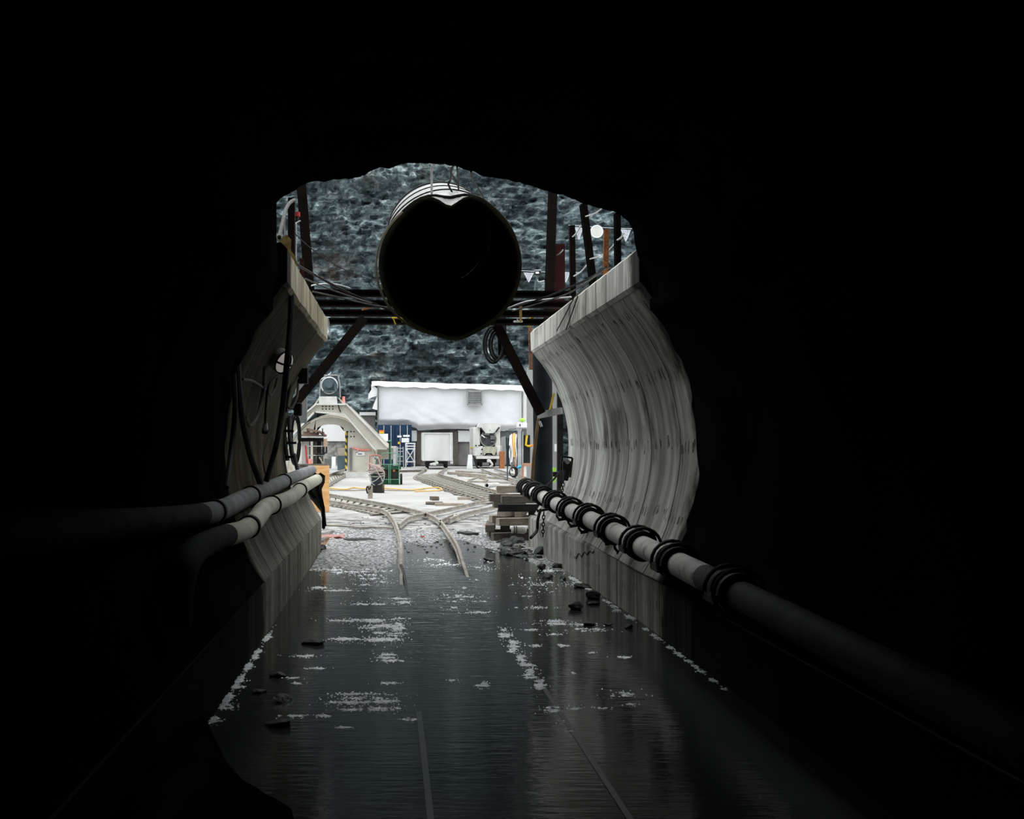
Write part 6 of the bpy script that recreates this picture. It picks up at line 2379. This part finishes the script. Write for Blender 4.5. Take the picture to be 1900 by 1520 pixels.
# ------------------------------------------------------------------ green welding cart and hose trolley
YW = 41.3
def W(px, py, y=0.0):
    p = P(px, py, YW)
    p.y += y
    return p
wc = thing('welding_cart', 'green wheeled welding cart with tall mast on the pale ground', 'cart', Vector((W(726, 0).x, YW, 0)))
bm = BM()
box(bm, W(725.5, 881, .35), (.58, .5, .62), bevel=.01)
obj('cabinet', bm, MT['green'], wc)
bm = BM()
box(bm, W(727, 868, .05), (.64, .1, .13))
obj('cabinet_lip', bm, MT['green'], wc)
bm = BM()
box(bm, W(717, 880, .08), (.16, .05, .36))
box(bm, W(732, 880, .08), (.22, .05, .36))
obj('dark_opening', bm, MT['black_steel'], wc)
bm = BM()
box(bm, W(731, 873, .04), (.08, .04, .09))
o_ = obj('rusty_fitting', bm, MT['rust_orange'], wc)
bm = BM()
for x in (721.5, 740.5):
    tube(bm, [Vector((W(x, 0).x, YW, .05)), W(x, 862)], .015, 8)
for y in (862, 890):
    tube(bm, [W(708, y), W(741, y)], .013, 8)
tube(bm, smooth_path([W(708, 862), W(708, 846), W(710, 841.5), W(716, 841), W(734, 841), W(739, 842), W(740.5, 848), W(740.5, 862)], 4), .014, 8)
tube(bm, [W(724.5, 862), W(724.5, 898)], .012, 8)
obj('tube_frame', bm, MT['mint'], wc, smooth=True)
bm = BM()
bar(bm, W(723, 870, .1), W(723, 816, .1), .06, .05, Vector((0, 1, 0)))
ms = obj('mast', bm, MT['green'], wc)
bm = BM()
bar(bm, W(725.5, 862, .05), W(725.5, 818, .05), .02, .03, Vector((0, 1, 0)))
box(bm, W(724, 818, .05), (.11, .1, .05))
obj('mast_rail', bm, MT['mint'], ms)
for x in (744.5, 711):
    bm = BM()
    xx = W(x, 0).x
    cyl(bm, Vector((xx - .04, YW + .45, .19)), Vector((xx + .04, YW + .45, .19)), .19, 24)
    obj('wheel', bm, MT['black_rubber'], wc, smooth=True)
bm = BM()
box(bm, W(725, 899, .1), (.6, .3, .05))
obj('base_tray', bm, MT['green'], wc)

YH = 35.2
def Hh(px, py, y=0.0):
    p = P(px, py, YH)
    p.y += y
    return p
ht = thing('hose_trolley', 'black-bodied hand trolley heaped with coiled pink and grey hoses', 'trolley', Vector((Hh(700, 0).x, YH, 0)))
bm = BM()
tube(bm, [Vector((Hh(700, 0).x, YH + .15, .02)), Vector((Hh(700, 0).x, YH + .15, .22)), Hh(700, 882, .15), Hh(700, 878, .15)], lambda t: .17, 20)
tube(bm, [Vector((Hh(700, 0).x, YH + .15, .24)), Hh(700, 876, .15)], .185, 20)
obj('drum_body', bm, mat('dark_blue_black_steel', (.018, .028, .033), (.03, .042, .048), 4, .5), ht, smooth=True)
bm = BM()
box(bm, Vector((Hh(700, 0).x, YH, .13)), (.30, .3, .25), bevel=.01)
obj('base_box', bm, MT['black_steel'], ht)
for x in (711, 690):
    bm = BM()
    xx = Hh(x, 0).x
    cyl(bm, Vector((xx - .035, YH + .1, .13)), Vector((xx + .035, YH + .1, .13)), .125, 20)
    obj('wheel', bm, mat('brown_dusty_rubber', (.10, .06, .03), (.16, .10, .05), 5, .8) if x == 711 else MT['black_rubber'], ht, smooth=True)
bm = BM()
tube(bm, smooth_path([Hh(686, 878), Hh(686, 850), Hh(688, 846), Hh(694, 844.5), Hh(701, 845), Hh(706, 847), Hh(707, 852), Hh(707, 872)], 5), .018, 8)
obj('handle_frame', bm, mat('faded_red_paint', (.42, .12, .10), (.34, .14, .12), 4, .6), ht, smooth=True)
bm = BM()
cyl(bm, Hh(700, 862, .1), Hh(700, 851, .1), .07, 14, .03)
cyl(bm, Hh(701, 853, .0), Hh(695, 850, .0), .03, 10)
obj('regulator', bm, MT['grey_rubber'], ht, smooth=True)
rng = random.Random(3)
for k in range(9):
    bm = BM()
    c = Hh(697 + rng.uniform(-2, 3), 868 + k * 1.6 + rng.uniform(-2, 2), .12)
    a_, b_ = rng.uniform(.18, .24), rng.uniform(.04, .09)
    ph, tl = rng.uniform(0, 6), rng.uniform(-.08, .08)
    tube(bm, [c + Vector((a_ * math.cos(q), a_ * 1.05 * math.sin(q), b_ * math.sin(q + ph) + tl * math.cos(q))) for q in [2 * math.pi * i / 30 for i in range(30)]], .013, 6, closed=True)
    obj('hose_loop', bm, MT['pink_hose' if k % 3 == 0 else 'grey_hose2'], ht, smooth=True)
for pts, m in (([(684, 858), (696, 868), (703, 880), (708, 888), (710, 893)], 'pink_hose'), ([(684, 861), (700, 865), (712, 874), (711, 880)], 'pink_hose'),
               ([(684, 882), (692, 876), (703, 873), (713, 875), (712, 890), (706, 898), (695, 900), (688, 893)], 'grey_hose2'), ([(680, 858), (677, 868), (681, 874), (688, 875)], 'grey_hose2'),
               ([(687, 880), (688, 893), (696, 892), (708, 882)], 'grey_hose2')):
    bm = BM()
    tube(bm, smooth_path([Hh(x, y, -.12 - .02 * i % .05) for i, (x, y) in enumerate(pts)], 6), .014, 6)
    obj('hose_loop', bm, MT[m], ht, smooth=True)
bp_ = thing('wooden_stake', 'short wooden stake standing in front of hose trolley', 'stake', G(686, 925))
Yb = G(686, 925).y
bm = BM()
bar(bm, Vector((P(687, 0, Yb).x, Yb, 0)), P(687, 901, Yb), .13, .08, Vector((0, 1, 0)))
obj('stake', bm, MT['timber_pale'], bp_)
bm = BM()
tube(bm, smooth_path([P(688, 903, Yb - .1), P(685, 908, Yb - .12), P(682, 903, Yb - .1), P(680, 908, Yb - .1), P(682, 916, Yb - .1)], 5), .02, 6)
obj('black_cord', bm, MT['black_rubber'], bp_)
